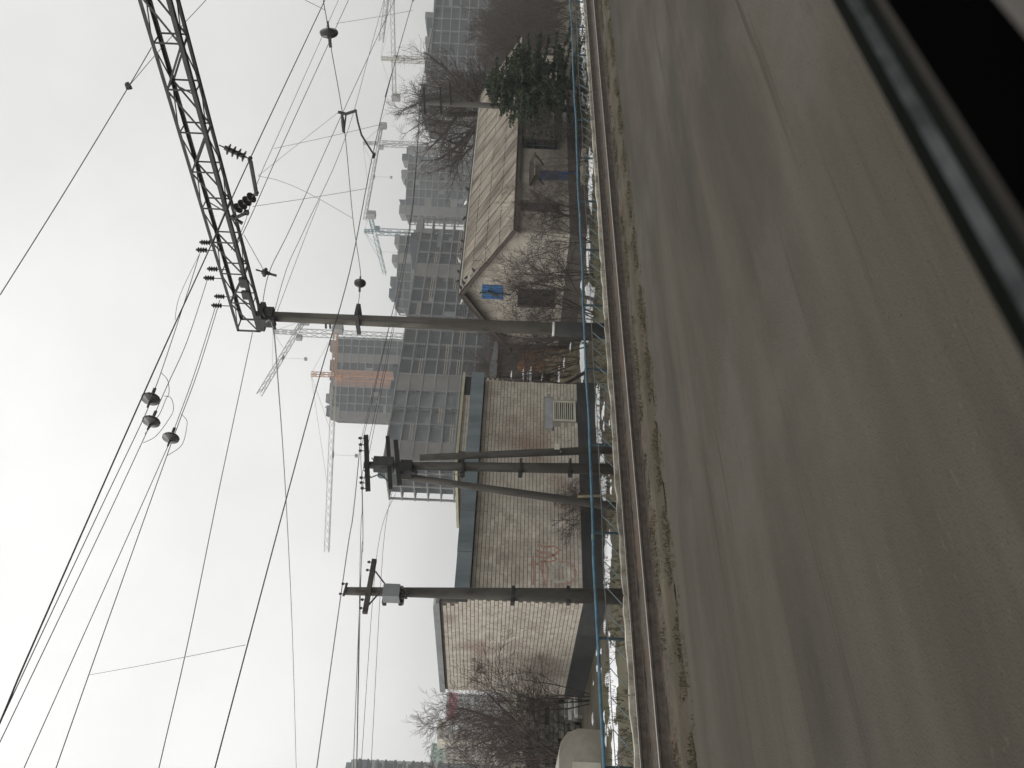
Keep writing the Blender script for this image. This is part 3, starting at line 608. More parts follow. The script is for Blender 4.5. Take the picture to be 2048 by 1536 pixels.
# brick annex behind it
AY = 30.2
u0, u1 = atY(917, 930, AY)[0], atY(917, 752, AY)[0]; uz = atY(918, 840, AY)[2]
an = thing('brick_annex', 'rear brick annex with a yellowish roof coping and dark louvres', 'building', (u0, AY, GZ))
MB().box(u0, u1, AY, AY+5, GZ, uz-.10).build('wall_core', 'mortar', an)
b = MB(); z = uz-2.6; k = 0
while z < uz-.2:
    x = u0+(BP/2 if k % 2 else 0)
    while x+BP < u1: b.box(x, x+BP-.01, AY-.022, AY+.01, z, z+CP-.016); x += BP
    z += CP; k += 1
o = b.build('brickwork', 'brick', an); o['kind'] = 'stuff'
MB().box(u0-.12, u1+.12, AY-.18, AY+5.1, uz-.12, uz).build('coping', 'ochre', an)
for ya_, yb_ in ((790, 755), (926, 905)):
    MB().box(atY(930, ya_, AY)[0], atY(930, yb_, AY)[0], AY-.07, AY-.023, uz-1.1, uz-.13).build('louvre', 'tar', an)
# vent window and its lintel patch
w = thing('x', None, None); bpy.data.objects.remove(w)
vf = MB(); t_ = .05
vf.box(vx0, vx1, WY0-.05, WY0+.04, vz0, vz0+t_); vf.box(vx0, vx1, WY0-.05, WY0+.04, vz1-t_, vz1); vf.box(vx0, vx0+t_, WY0-.052, WY0+.04, vz0+t_, vz1-t_); vf.box(vx1-t_, vx1, WY0-.052, WY0+.04, vz0+t_, vz1-t_)
vent = vf.build('vent_window', 'vent', wh)
b = MB(); b.box(vx0-BP, vx0-.004, WY0-.004, WY0+.03, vz0-.05, vz1+.03); b.box(vx1+.004, vx1+BP, WY0-.004, WY0+.03, vz0-.05, vz1+.03); b.box(lx0-BP, lx1+BP, WY0-.003, WY0+.03, vz1+.031, lz1+.05); b.build('reveal_margin', 'beige', wh)
MB().box(vx0+t_*.6, vx1-t_*.6, WY0-.0, WY0+.018, vz0+t_, vz1-t_).build('vent_back', 'plinth', vent)
n = 10
for i in range(n):
    z = vz0+t_+(vz1-vz0-2*t_)*(i+.3)/n; MB().bar((vx0+t_, WY0-.012, z), (vx1-t_, WY0-.012, z+.01*math.sin(i*2.1)), .035, .028).build('slat', 'vent', vent)
MB().box(lx0, lx1, WY0-.014, WY0+.03, vz1+.01, lz1).build('lintel_patch', 'lilac', wh)
# spray paint on the front
def ribbon(pix, w, nm, mt):
    b = MB(); P = [atY(x, y, WY0-.016) for x, y in pix]; vs = []; fs = []
    for i, p in enumerate(P):
        d = P[min(i+1, len(P)-1)]-P[max(i-1, 0)]; d[1] = 0; d /= np.linalg.norm(d)+1e-9; nn = V(-d[2], 0, d[0])*w/2*(1+.25*math.sin(i*2.3))
        vs += [p-nn, p+nn]
        if i: fs.append((2*i-2, 2*i-1, 2*i+1, 2*i))
    b.add(vs, fs).build(nm, mt, wh)
ribbon([(1075, 1090), (1092, 1094), (1108, 1092), (1120, 1100), (1108, 1110), (1090, 1116), (1072, 1112)], .07, 'graffiti', 'graf')
ribbon([(1072, 1100), (1086, 1106), (1100, 1104), (1114, 1118), (1100, 1124), (1084, 1122), (1070, 1130)], .06, 'graffiti', 'graf')
ribbon([(1066, 1112), (1066, 1130), (1068, 1150), (1066, 1170)], .05, 'graffiti', 'graf')
ribbon([(1084, 1122), (1082, 1136), (1086, 1152), (1090, 1172)], .06, 'graffiti', 'graf')
ribbon([(1090, 1120), (1096, 1140), (1094, 1160)], .05, 'graffiti', 'graf')
ribbon([(1128+24*math.cos(a), 1146+22*math.sin(a)) for a in np.linspace(-1.9, 1.9, 20)], .035, 'graffiti', 'graf')
ribbon([(1118+18*math.cos(a), 1146+18*math.sin(a)) for a in np.linspace(.5, 5.8, 24)], .10, 'graffiti', 'grafw')
# ------------------------------------------------------------------ one-storey house
HX0, HX1, HY0, HY1 = 29.0, 45.3, 22.3, 29.2
HYM = (HY0+HY1)/2; zE, zR, zHP = 2.66, 4.80, .03
hs_ = thing('gable_house', 'one storey plastered house with a weathered corrugated gable roof', 'house', (HX0, HY0, GZ))
def wallgrid(u0, u1, z0, z1, ops, put):
    us = sorted({u0, u1, *[a for o in ops for a in o[:2]]}); zs = sorted({z0, z1, *[a for o in ops for a in o[2:4]]})
    for i in range(len(us)-1):
        run = None
        for j in range(len(zs)-1):
            cu, cz = (us[i]+us[i+1])/2, (zs[j]+zs[j+1])/2
            if any(o[0] < cu < o[1] and o[2] < cz < o[3] for o in ops): continue
            put(us[i], us[i+1], zs[j], zs[j+1])
hx = lambda x, y: atY(x, y, HY0)
def oprect(xa, xb, ya, yb):  # photo x range (height) and y range -> opening
    pa = hx((xa+xb)/2, yb); pb = hx((xa+xb)/2, ya); return (pa[0], pb[0], hx(xb, (ya+yb)/2)[2], hx(xa, (ya+yb)/2)[2])
w1 = oprect(1046, 1117, 274, 298); w2 = oprect(1041, 1121, 401, 424); dr = oprect(1080, 1158, 341, 361); dr = (dr[0], dr[1], zHP-.5, dr[3])
w3 = oprect(1050, 1112, 175, 196); w4 = oprect(1052, 1112, 122, 142)
b = MB(); wallgrid(HX0, HX1, zHP, zE, [w1, w2, w3, w4, (dr[0], dr[1], zHP-.01, dr[3])], lambda a, c, d, e: b.box(a, c, HY0, HY0+.35, d, e))
b.build('front_wall', 'plaster', hs_)
b = MB(); b.box(HX0, dr[0], HY0-.05, HY1, GZ-.05, zHP-.002); b.box(dr[0], dr[1], HY0+.1, HY1, GZ-.05, zHP-.002); b.box(dr[1], HX1, HY0-.05, HY1, GZ-.05, zHP-.002); b.build('plinth', 'hplinth', hs_)
gx = lambda x, y: atX(x, y, HX0)
ga = gx(1035, 580); gb = gx(1110, 615); gwin = (gx(1070, 578)[1], gx(1070, 616)[1], gb[2], gx(1035, 598)[2])
sa = (gx(984, 570)[1], gx(984, 597)[1], gx(1006, 583)[2], gx(964, 583)[2])
b = MB(); wallgrid(HY0+.35, HY1, zHP, zE, [gwin], lambda a, c, d, e: b.box(HX0, HX0+.35, a, c, d, e))
b.prism([(HX0, HY0, zE), (HX0, HY1, zE), (HX0, HYM, zR-.06)], (.35, 0, 0)); b.build('gable_wall', 'plaster', hs_)
b = MB(); b.box(HX1-.35, HX1, HY0+.35, HY1, zHP, zE); b.prism([(HX1-.35, HY0, zE), (HX1-.35, HY1, zE), (HX1-.35, HYM, zR-.06)], (.35, 0, 0)); b.box(HX0+.35, HX1-.35, HY1-.35, HY1, zHP, zE); b.build('back_wall', 'plaster', hs_)
def windowY(o, fr='wood', mull=1):
    xa, xb, za, zb_ = o; f = MB(); t = .06
    f.box(xa, xb, HY0+.12, HY0+.18, za, za+t); f.box(xa, xb, HY0+.12, HY0+.18, zb_-t, zb_); f.box(xa, xa+t, HY0+.122, HY0+.178, za+t, zb_-t); f.box(xb-t, xb, HY0+.122, HY0+.178, za+t, zb_-t)
    f.box((xa+xb)/2-.025, (xa+xb)/2+.025, HY0+.124, HY0+.176, za+t, zb_-t); f.box(xa+t, xb-t, HY0+.126, HY0+.174, za+(zb_-za)*.68, za+(zb_-za)*.68+.05)
    w_ = f.build('window', fr, hs_); MB().box(xa+.02, xb-.02, HY0+.15, HY0+.165, za+.02, zb_-.02).build('pane', 'pane', w_)
    MB().box(xa-.06, xb+.06, HY0-.06, HY0+.12, za-.05, za-.003).build('sill', 'greywood', w_)
for o_, fr in ((w1, 'teal'), (w2, 'wood'), (w3, 'wood'), (w4, 'wood')): windowY(o_, fr)
d_ = MB(); d_.box(dr[0]+.05, dr[1]-.05, HY0+.12, HY0+.17, dr[2], dr[3]-.05)
dd = d_.build('door', 'navy', hs_)
b = MB(); b.box(dr[0], dr[0]+.05, HY0+.06, HY0+.2, dr[2], dr[3]); b.box(dr[1]-.05, dr[1], HY0+.06, HY0+.2, dr[2], dr[3]); b.box(dr[0]+.05, dr[1]-.05, HY0+.06, HY0+.2, dr[3]-.05, dr[3]); b.build('door_frame', 'navy', dd)
for i in range(2): MB().box(dr[0]+.15, dr[1]-.15, HY0+.108, HY0+.121, dr[2]+.2+i*1.0, dr[2]+.95+i*.95).build('door_panel', 'navy', dd)
MB().tube([(dr[0]+.13, HY0+.12, dr[2]+1.0), (dr[0]+.13, HY0+.05, dr[2]+1.0), (dr[0]+.26, HY0+.05, dr[2]+1.0)], .012, 6).build('door_handle', 'greycap', dd)
# little porch roof over the door
pz = hx(1068, 335)[2]; xm = (dr[0]+dr[1])/2
po = MB(); po.prism([(xm-.95, HY0, pz+.22), (xm-.95, HY0-.6, pz), (xm-.95, HY0-.6, pz-.05), (xm-.95, HY0, pz+.15)], (1.9, 0, 0)); pch = po.build('porch_roof', 'wood', hs_)
MB().box(xm-.95, xm+.4, HY0-.625, HY0-.603, pz-.035, pz-.005).build('porch_edge', 'ridge', pch)
b = MB()
for s_ in (-.8, .8): b.bar((xm+s_, HY0-.55, pz-.05), (xm+s_, HY0-.02, pz-.45), .06)
b.build('porch_bracket', 'wood', pch)
MB().box(dr[0]-.4, dr[1]+.4, HY0-1.0, HY0-.06, GZ, GZ+.2).build('door_step', 'kerb', hs_)
# gable window and blue loft shutter
f = MB(); ya, yb, za, zb2 = gwin; t = .06
f.box(HX0+.12, HX0+.18, ya, yb, za, za+t); f.box(HX0+.12, HX0+.18, ya, yb, zb2-t, zb2); f.box(HX0+.122, HX0+.178, ya, ya+t, za+t, zb2-t); f.box(HX0+.122, HX0+.178, yb-t, yb, za+t, zb2-t); f.box(HX0+.124, HX0+.176, (ya+yb)/2-.03, (ya+yb)/2+.03, za+t, zb2-t); f.box(HX0+.126, HX0+.174, ya+t, yb-t, za+(zb2-za)*.66, za+(zb2-za)*.66+.05)
w_ = f.build('window', 'wood', hs_); MB().box(HX0+.15, HX0+.165, ya+.02, yb-.02, za+.02, zb2-.02).build('pane', 'pane', w_)
b = MB()
for i in range(7): yy = ya+(yb-ya)*(i+.5)/7; b.bar((HX0+.03, yy, za+.05), (HX0+.03, yy, zb2-.05), .018)
for i in range(4): zz = za+(zb2-za)*(i+.5)/4; b.bar((HX0+.03, ya+.03, zz), (HX0+.03, yb-.03, zz), .014)
b.build('grille', 'steel', w_)
ya, yb, za, zb2 = sa; n = 6
sh = MB().box(HX0-.02, HX0-.002, ya, yb, za, zb2).build('loft_shutter', 'bluewood', hs_)
for i in range(n): MB().box(HX0-.045-.004*(i % 2), HX0-.021, ya+(yb-ya)*i/n+.006, ya+(yb-ya)*(i+1)/n-.006, za+.01, zb2-.01).build('shutter_board', 'bluewood', sh)
b = MB(); yy = gx(975, 583)[1]; b.bar((HX0-.12, yy-.1, zb2-.25), (HX0-.12, yy+.15, zb2-.75), .12); b.bar((HX0-.10, yy, zb2+.1), (HX0-.10, yy+.06, za-.35), .06); tag(b.build('wall_lamp', 'teal', hs_))
# roof: sheets in courses
pitch = math.atan2(zR-zE, HYM-HY0); SLn = (HYM-HY0+.35)/math.cos(pitch)
rows, shw = 4, 1.06
shl = SLn/rows
def sheet_mesh(w, l, nw=8):
    b = MB(); vs = []; fs = []; k = nw*2+1
    for j in range(2):
        for i in range(k): vs.append((w*i/(k-1), l*j, .022*math.cos(math.pi*i)+(.012 if j == 0 else 0)))
    vs += [(x, y, z-.012) for x, y, z in vs]
    for i in range(k-1): fs += [(i, i+1, k+i+1, k+i), (2*k+i, 3*k+i, 3*k+i+1, 2*k+i+1), (i, 2*k+i, 2*k+i+1, i+1)]
    return b.add(vs, fs).mesh('roof_sheet', M['roof'])
sme = sheet_mesh(shw+.05, shl+.12)
nsh = int((HX1-HX0+.7)/shw)+1
r = random.Random(8)
for side in (0, 1):
    rf = thing('t', None, None); bpy.data.objects.remove(rf)
    for rw in range(rows):
        for i in range(nsh):
            dist = SLn-(rw+1)*shl   # measured from ridge downwards to lower edge
            low = (rows-rw)*shl
            x = HX0-.35+i*shw
            y = HYM-(low)*math.cos(pitch) if side == 0 else HYM+(low)*math.cos(pitch)
            z = zR+.05-low*math.sin(pitch)+.012*rw
            if side == 0: place('roof_sheet', sme, hs_, (x, y, z), (pitch+r.uniform(-.004, .004), 0, r.uniform(-.004, .004)))
            elif rw < rows: place('roof_sheet', sme, hs_, (x+shw, y, z), (pitch, 0, math.pi))
b = MB(); b.prism([(HX0-.36, HYM-.16, zR+.03), (HX0-.36, HYM, zR+.13), (HX0-.36, HYM+.16, zR+.03), (HX0-.36, HYM, zR+.10)], (HX1-HX0+.72, 0, 0)); b.build('ridge_cap', 'ridge', hs_)
for s_ in (-1, 1):
    e = SLn; b = MB()
    b.bar((HX0-.33, HYM, zR-.05), (HX0-.33, HYM+s_*e*math.cos(pitch), zR-.05-e*math.sin(pitch)), .05, .17); b.build('barge_board', 'wood', hs_)
    b = MB(); b.bar((HX1+.33, HYM, zR-.05), (HX1+.33, HYM+s_*e*math.cos(pitch), zR-.05-e*math.sin(pitch)), .05, .17); b.build('barge_board', 'wood', hs_)
    b = MB(); yy = HYM+s_*(e-.08)*math.cos(pitch); zz = zR-e*math.sin(pitch)-.03; b.box(HX0-.3, HX1+.3, yy-.025, yy+.025, zz-.13, zz); b.box(HX0-.3, HX1+.3, min(yy, HYM+s_*(HYM-HY0-.1)), max(yy, HYM+s_*(HYM-HY0-.1)), zz-.14, zz-.12); b.build('eave_board', 'wood', hs_)
# pigeons on the ridge
def pigeon(p, yaw, mt, sc_):
    prof = [(0, .004), (.03, .022), (.07, .05), (.13, .072), (.19, .07), (.24, .048), (.27, .034), (.295, .038), (.32, .036), (.34, .02), (.352, .008), (.375, .003)]
    b = MB(); b.sm = True; n = 8; vs = []
    for t, rr in prof:
        zc_ = .05+.55*max(0, t-.16)-.15*max(0, .1-t); 
        for k in range(n): a = 2*math.pi*k/n; vs.append(((t-.17)*sc_, rr*math.cos(a)*sc_, (zc_+rr*math.sin(a))*sc_))
    fs = [(i*n+k, i*n+(k+1) % n, (i+1)*n+(k+1) % n, (i+1)*n+k) for i in range(len(prof)-1) for k in range(n)]
    b.add(vs, fs); b.add([(-.15*sc_, -.03*sc_, .05*sc_), (-.15*sc_, .03*sc_, .05*sc_), (-.26*sc_, .04*sc_, .02*sc_), (-.26*sc_, -.04*sc_, .02*sc_), (-.2*sc_, 0, .06*sc_)], [(0, 1, 4), (1, 2, 4), (2, 3, 4), (3, 0, 4), (0, 3, 2, 1)])
    for s_ in (-.02, .02): b.bar((0, s_*sc_, .02*sc_), (.01*sc_, s_*sc_, -.05*sc_), .008*sc_)
    o = bpy.data.objects.new('pigeon', b.mesh('pigeon', M[mt])); o.location = p; o.rotation_euler = (0, 0, yaw); col.objects.link(o); WL[o.name] = np.array(p)
    w = 'white' if mt == 'pigw' else 'dark'
    tag(o, w+' pigeon sitting on the roof of the gable house', 'pigeon', w+' pigeons on the house roof')
r = random.Random(21)
for i, (px_, py_) in enumerate(((921, 532), (923, 540), (922, 549), (921, 555), (920, 562), (919, 567), (919, 572), (919, 578), (919, 583), (922, 596))):
    X_ = HX0-.3+.12+(0 if py_ > 590 else (588-py_)*.145)
    p = V(X_, HYM+r.uniform(-.05, .05), zR+.17) if py_ < 590 else V(HX0-.2, HYM+.55, zR-.10)
    pigeon(p, r.uniform(0, 6.28), 'pigw' if i in (1, 3, 6, 9) else 'pigd', r.uniform(.85, 1.05))
for i, dd_ in enumerate((.35, .6, .85, 1.15, 1.5)):
    pigeon(V(HX0-.2+.1*i % .3, HYM-dd_*math.cos(pitch), zR+.16-dd_*math.sin(pitch)), r.uniform(0, 6.28), 'pigw' if i == 3 else 'pigd', r.uniform(.8, 1))
# ------------------------------------------------------------------ shed, planks and rusty sheet in the gap between the two buildings
SY = 31.0
sx0, sx1 = atY(1000, 752, SY)[0], atY(1000, 655, SY)[0]; sz = atY(997, 700, SY)[2]
shd = thing('board_shed', 'low dark board shed in the gap behind the brick building', 'shed', (sx0, SY, GZ))
n = 14
for i in range(n):
    xa = sx0+(sx1-sx0)*i/n; MB().box(xa+.012, xa+(sx1-sx0)/n-.006, SY-.01*(i % 3), SY+.05, GZ, sz-.05).build('wall_board', 'greywood', shd)
MB().box(sx0+.05, sx1-.05, SY+.05, SY+3, GZ, sz-.1).build('shed_body', 'wood', shd)
MB().prism([(sx0-.2, SY-.35, sz-.06), (sx0-.2, SY-.35, sz+.02), (sx0-.2, SY+3.2, sz+.5), (sx0-.2, SY+3.2, sz+.4)], (sx1-sx0+.4, 0, 0)).build('roof', 'tar', shd)
a = atY(1066, 735, 29.6); c = atY(1040, 690, 29.6)
b = MB(); nn = 14; vs = []; fs = []
for i in range(nn+1):
    x = a[0]+(c[0]-a[0])*i/nn; vs += [(x, 29.6+.03*math.cos(i*math.pi), GZ), (x, 29.9+.03*math.cos(i*math.pi), c[2]+.12*math.sin(i*.5)), (x, 29.91+.03*math.cos(i*math.pi), c[2]+.12*math.sin(i*.5)), (x, 29.61+.03*math.cos(i*math.pi), GZ)]
    if i: k = 4*i; fs += [(k-4+j, k+j, k+(j+1) % 4, k-4+(j+1) % 4) for j in range(4)]
tag(b.add(vs, fs).build('rusty_sheet', 'rust', None, (a[0], 29.6, GZ)), 'orange rusty corrugated sheet leaning in the gap beside the brick building', 'metal sheet')
pk = thing('plank_pile', 'weathered yellowish planks stacked on edge in front of the rusty sheet', 'planks', atZ(1165, 735, GZ)*V(1, 0, 0)+V(0, 28.2, GZ))
pa, pb_ = atY(1100, 762, 28.2), atY(1100, 700, 28.2)
r = random.Random(3)
for i in range(14):
    x = pa[0]+(pb_[0]-pa[0])*i/13; h = r.uniform(1.0, 1.75)
    MB().bar((x, 28.2-.1, GZ), (x+r.uniform(-.5, .5), 28.5, GZ+h), .16, .03, (0, 1, 0)).build('plank', 'oldwood', pk)
b = MB(); q = random.Random(6)
def lay(x, ya, yb, Yp, th):
    p0, p1 = atY(x, yb, Yp), atY(x, ya, Yp); n = 9; vs = []; fs = []
    for i in range(n+1):
        e = p0+(p1-p0)*i/n; h = th*q.uniform(.25, 1)*math.sin(math.pi*(i+.6)/(n+1.2)); w = .22*q.uniform(.6, 1.1)
        vs += [(e[0], Yp-w, e[2]-.01), (e[0], Yp-w*.7, e[2]+h), (e[0], Yp+w*.7, e[2]+h), (e[0], Yp+w, e[2]-.01)]
        if i: k = 4*i; fs += [(k-4+j, k+j, k+(j+1) % 4, k-4+(j+1) % 4) for j in range(4)]
    b.add(vs, fs)
for a_ in ((1047, 738, 762, 28.4, .06), (1062, 736, 765, 28.4, .13), (1055, 744, 760, 28.5, .05), (1118, 738, 768, 27.8, .07), (1023, 746, 756, 28.6, .05), (1128, 720, 740, 27.4, .05), (1141, 690, 700, 27.2, .06), (1084, 752, 764, 28.0, .05)): lay(*a_)
tag(b.build('snow_drift', 'snow'), 'thin ridges of snow in the gap between the house and the brick building', 'snow', kind='stuff')
# stones and boxes left of the brick building
LY = 30.5
rb = thing('rubble_wall', 'broken pale rubble stone wall left of the brick building', 'wall', atY(1165, 1460, LY)*V(1, 1, 0)+V(0, 0, GZ))
xa, xb = atY(1080, 1560, LY)[0], atY(1080, 1396, LY)[0]; ztop = atY(1038, 1450, LY)[2]
MB().box(xa, xb, LY, LY+.5, GZ, ztop-.25).build('wall_core', 'hplinth', rb)
r = random.Random(17); z = GZ+.05; row = 0
stones = []
for k in range(5):
    s = MB(); q = random.Random(k); vs = [(sx*q.uniform(.40, .5), sy*q.uniform(.3, .5), sz_*q.uniform(.36, .5)) for sx in (-1, 1) for sy in (-1, 1) for sz_ in (-1, 1)]
    stones.append(s.add(vs, [(0, 1, 3, 2), (4, 6, 7, 5), (0, 4, 5, 1), (2, 3, 7, 6), (0, 2, 6, 4), (1, 5, 7, 3)]).mesh('stone', M['rubble']))
while z < ztop:
    h = r.uniform(.13, .22); x = xa
    while x < xb:
        w = r.uniform(.16, .34)
        if r.random() < .86-.25*(z > ztop-.6): o = place('stone', stones[r.randrange(5)], rb, (x+w/2, LY-.06, z+h/2), (0, r.uniform(-.12, .12), 0)); o.scale = (w*.98, .34, h*.98)
        x += w
    z += h
sp = thing('snowy_steps', 'three snow covered concrete steps at the back corner of the brick building', 'steps', atY(1160, 1415, 29.9)*V(1, 1, 0)+V(0, 0, GZ))
p0, p1 = atY(1140, 1434, 29.9), atY(1140, 1394, 29.9)
for i in range(3):
    zz = atY((1132, 1141, 1152)[i], 1415, 29.9)[2]; yy = 29.9+.3*(2-i)
    MB().box(p0[0], p1[0], yy-.15, yy+.3, GZ, zz-.05).build('step', 'kerb', sp); MB().box(p0[0]+.03, p1[0]-.03, yy-.17, yy+.28, zz-.05, zz+.05).build('snow_layer', 'snow', sp)
BX0, BX1 = atY(1150, 1600, 24)[0], atY(1150, 1458, 24)[0]; bz = atY(1118, 1500, 24)[2]
bg_ = MB(); pr = [(BX0, 24, GZ), (BX1, 24, GZ), (BX1+.02, 24, bz-.55), (BX1-.1, 24, bz-.25), (BX1-.35, 24, bz-.06), (BX1-.7, 24, bz), (BX0, 24, bz)]
bg_.prism(pr, (0, 2.2, 0)); sb = bg_.build('bunker', 'beige', None, (BX1, 24, GZ)); tag(sb, 'low beige rendered bunker with a rounded corner beyond the blue fence', 'shed')
MB().box(BX1-1.5, BX1-.9, 23.97, 23.995, GZ+.15, GZ+.95).build('hatch', 'vent', sb)
# ------------------------------------------------------------------ bare trees and bushes
def grow(S, p, d, l, r, lev, q, spread, up, maxlev, kids):
    n = 4 if lev < 2 else 3
    P = [p]; dd = d.copy()
    for i in range(n):
        dd = dd+V(q.gauss(0, 1), q.gauss(0, 1), q.gauss(0, 1))*.11*(1+.4*lev)+V(0, 0, up*.06); dd /= np.linalg.norm(dd)
        P.append(P[-1]+dd*l/n)
    R = [r*(1-.62*i/n) for i in range(n+1)]
    S.append((P, R, lev))
    if lev >= maxlev: return
    for k in range(kids[lev]):
        t = q.uniform(.22 if lev == 0 else .12, 1); i = min(int(t*n), n-1); b = P[i]+(P[i+1]-P[i])*(t*n-i)
        ax = V(q.gauss(0, 1), q.gauss(0, 1), q.gauss(0, .7)); ax -= ax@dd*dd; ax /= np.linalg.norm(ax)+1e-9
        a = q.uniform(.35, 1)*spread; nd = dd*math.cos(a)+ax*math.sin(a)
        grow(S, b, nd, l*q.uniform(.42, .72)*(1.15-.45*t), max(R[i]*.55, .0035), lev+1, q, spread, up, maxlev, kids)
def tree_data(seed, h, r0, kids=(7, 6, 6, 5), spread=.9, up=.6, trunk=.35, lean=(0, 0), thick=1.0):
    q = random.Random(seed); S = []
    grow(S, V(0, 0, 0), V(lean[0], lean[1], 1), h*.62, r0, 0, q, spread, up, len(kids), kids)
    tm, cm = MB(), MB()
    for P, R, lev in S:
        R = [max(x*thick, .004*thick) for x in R]
        (tm if lev == 0 else cm).tube(P, R, 7 if lev == 0 else (5 if lev == 1 else 3), cap=False)
    return tm, cm
TREE = {}
def bare(name, label, cat, key, loc, yaw=0, s=1.0, group=None, tw='twig', **kw):
    if key not in TREE:
        tm, cm = tree_data(**kw); TREE[key] = (tm.mesh('trunk', M['bark']), cm.mesh('crown', M[tw]))
    t = thing(name, label, cat, loc, group); t.rotation_euler = (0, 0, yaw); t.scale = (s, s, s)
    for nm, me in zip(('trunk', 'crown'), TREE[key]):
        o = bpy.data.objects.new(nm, me); link(o, t)
    return t
G = lambda x, y, Yp: V(atY(x, y, Yp)[0], Yp, GZ)
bare('bare_tree', 'bare tree with forked limbs spreading above the house roof', 'tree', 'big', G(1000, 225, 31.0), .6, 1.2, seed=5, h=12.5, r0=.27, kids=(9, 8, 7, 6), spread=1.0, up=.55, lean=(-.3, .2), thick=1.2)
bare('bare_tree', 'bare tree with steep fine branches behind the wooden pole', 'tree', 'big2', G(1000, 172, 32.5), 2.2, 1.15, seed=9, h=13, r0=.22, kids=(10, 8, 7, 6), spread=.85, up=.9, lean=(.1, 0), thick=1.2)
def bush_data(seed, h, n, fan, kids, r0, lean=(0, 0)):
    q = random.Random(seed); S = []
    for i in range(n):
        a = q.uniform(0, 6.283); f = q.uniform(.1, 1)*fan
        grow(S, V(q.uniform(-.15, .15), q.uniform(-.15, .15), 0), V(math.cos(a)*f+lean[0], math.sin(a)*f+lean[1], 1), h*q.uniform(.55, 1), r0*q.uniform(.6, 1), 0, q, .85, .3, len(kids), kids)
    tm, cm = MB(), MB()
    for P, R, lev in S: (tm if lev == 0 else cm).tube(P, [max(x, .0042) for x in R], 5 if lev == 0 else 3, cap=False)
    return tm, cm
def bushy(label, key, loc, yaw=0, s=1.0, **kw):
    if key not in TREE:
        tm, cm = bush_data(**kw); TREE[key] = (tm.mesh('stem', M['bark']), cm.mesh('crown', M['twig']))
    t = thing('bare_bush', label, 'bush', loc, 'bare yard bushes'); t.rotation_euler = (0, 0, yaw); t.scale = (s, s, s)
    for nm_, me in zip(('stem', 'crown'), TREE[key]): link(bpy.data.objects.new(nm_, me), t)
    return t
KB = (5, 5, 4)
bushy('tangled bare bush in front of the house gable', 'c1', G(1170, 545, 21.2), .4, 1.0, seed=31, h=3.3, n=7, fan=.75, kids=KB, r0=.026)
bushy('leaning bare bush at the foot of the concrete mast', 'c2', G(1170, 630, 21.6), 0, 1.05, seed=33, h=4.0, n=7, fan=.5, kids=KB, r0=.03, lean=(.45, .1))
bushy('bare bush at the house corner below the eave', 'c3', G(1160, 478, 21.1), 1, 1.0, seed=35, h=3.1, n=6, fan=.8, kids=KB, r0=.026)
bushy('bare bush in front of the dark house window', 'c1', G(1160, 425, 20.9), 2, .85)
bushy('bare bush beside the blue house door', 'c3', G(1160, 378, 20.8), 2.5, .8)
bushy('bare bush between the teal window and the spruce', 'c1', G(1160, 262, 20.6), 3.6, .8)
bushy('bare bush between the blue door and the teal window', 'c2', G(1160, 318, 20.9), 2.6, .6)
bushy('bare bush over the planks in the gap', 'c2', G(1160, 722, 26.5), 3.3, .95)
bushy('bare bush between the mast and the brick building', 'c1', G(1165, 688, 23.8), 4.4, .95)
bushy('bare bush behind the rusty sheet', 'c3', G(1165, 705, 30.6), 1.4, 1.3)
bushy('tall bare bush growing beside the shed roof', 'c2', G(1165, 672, 33), 5.0, 1.35)
bushy('small fan shaped bush against the brick front under the raking strut', 'c5', G(1190, 988, 21.7), .3, 1, seed=41, h=1.9, n=7, fan=.9, kids=(6, 5, 4), r0=.014, lean=(-.35, 0))
bushy('bare bush at the back corner of the brick building', 'c1', G(1190, 1398, 27.5), .9, 1.05)
bushy('bare bush in front of the rubble wall', 'c2', G(1190, 1480, 27.5), 2.9, 1.0)
bushy('bare bush rising behind the rounded bunker', 'c3', G(1190, 1525, 28.5), 4.2, 1.1)
yt = dict(kids=(6, 5, 5, 4), spread=1.05, up=.35, thick=1.5)
bare('young_tree', 'crooked bare young tree in front of the dark house window', 'tree', 'y1', G(1160, 436, 20.3), 1, 1.0, None, seed=35, h=3.9, r0=.05, lean=(.25, 0), **yt)
bare('young_tree', 'crooked bare young tree leaning across the house gable', 'tree', 'y2', G(1165, 600, 20.8), 0, 1.0, None, seed=44, h=4.6, r0=.05, lean=(.8, .1), **yt)
bare('young_tree', 'crooked bare young tree beside the mast in the gap', 'tree', 'y1', G(1165, 676, 22.5), 3.6, 1.15)
bare('young_tree', 'crooked bare young tree against the end of the brick building', 'tree', 'y2', G(1165, 742, 24.5), 2.0, 1.05)
lt = dict(kids=(8, 7, 6, 5), spread=.95, up=.5, tw='twigr')
bare('bare_tree', 'reddish bare tree rising over the rubble wall', 'tree', 'l1', G(1190, 1470, 31), .2, 1, seed=51, h=7.4, r0=.075, lean=(.12, 0), **lt)
bare('bare_tree', 'leaning bare tree with long limbs beside the beige bunker', 'tree', 'l2', G(1190, 1570, 27), 0, 1, seed=57, h=7.2, r0=.07, lean=(.7, 0), **lt)
bare('bare_tree', 'tall bare tree behind the beige bunker', 'tree', 'l1', G(1190, 1560, 36), 2, 1.05)
bare('bare_tree', 'broad bare tree behind the back corner of the brick building', 'tree', 'l2', G(1190, 1425, 38), 3.4, .95)
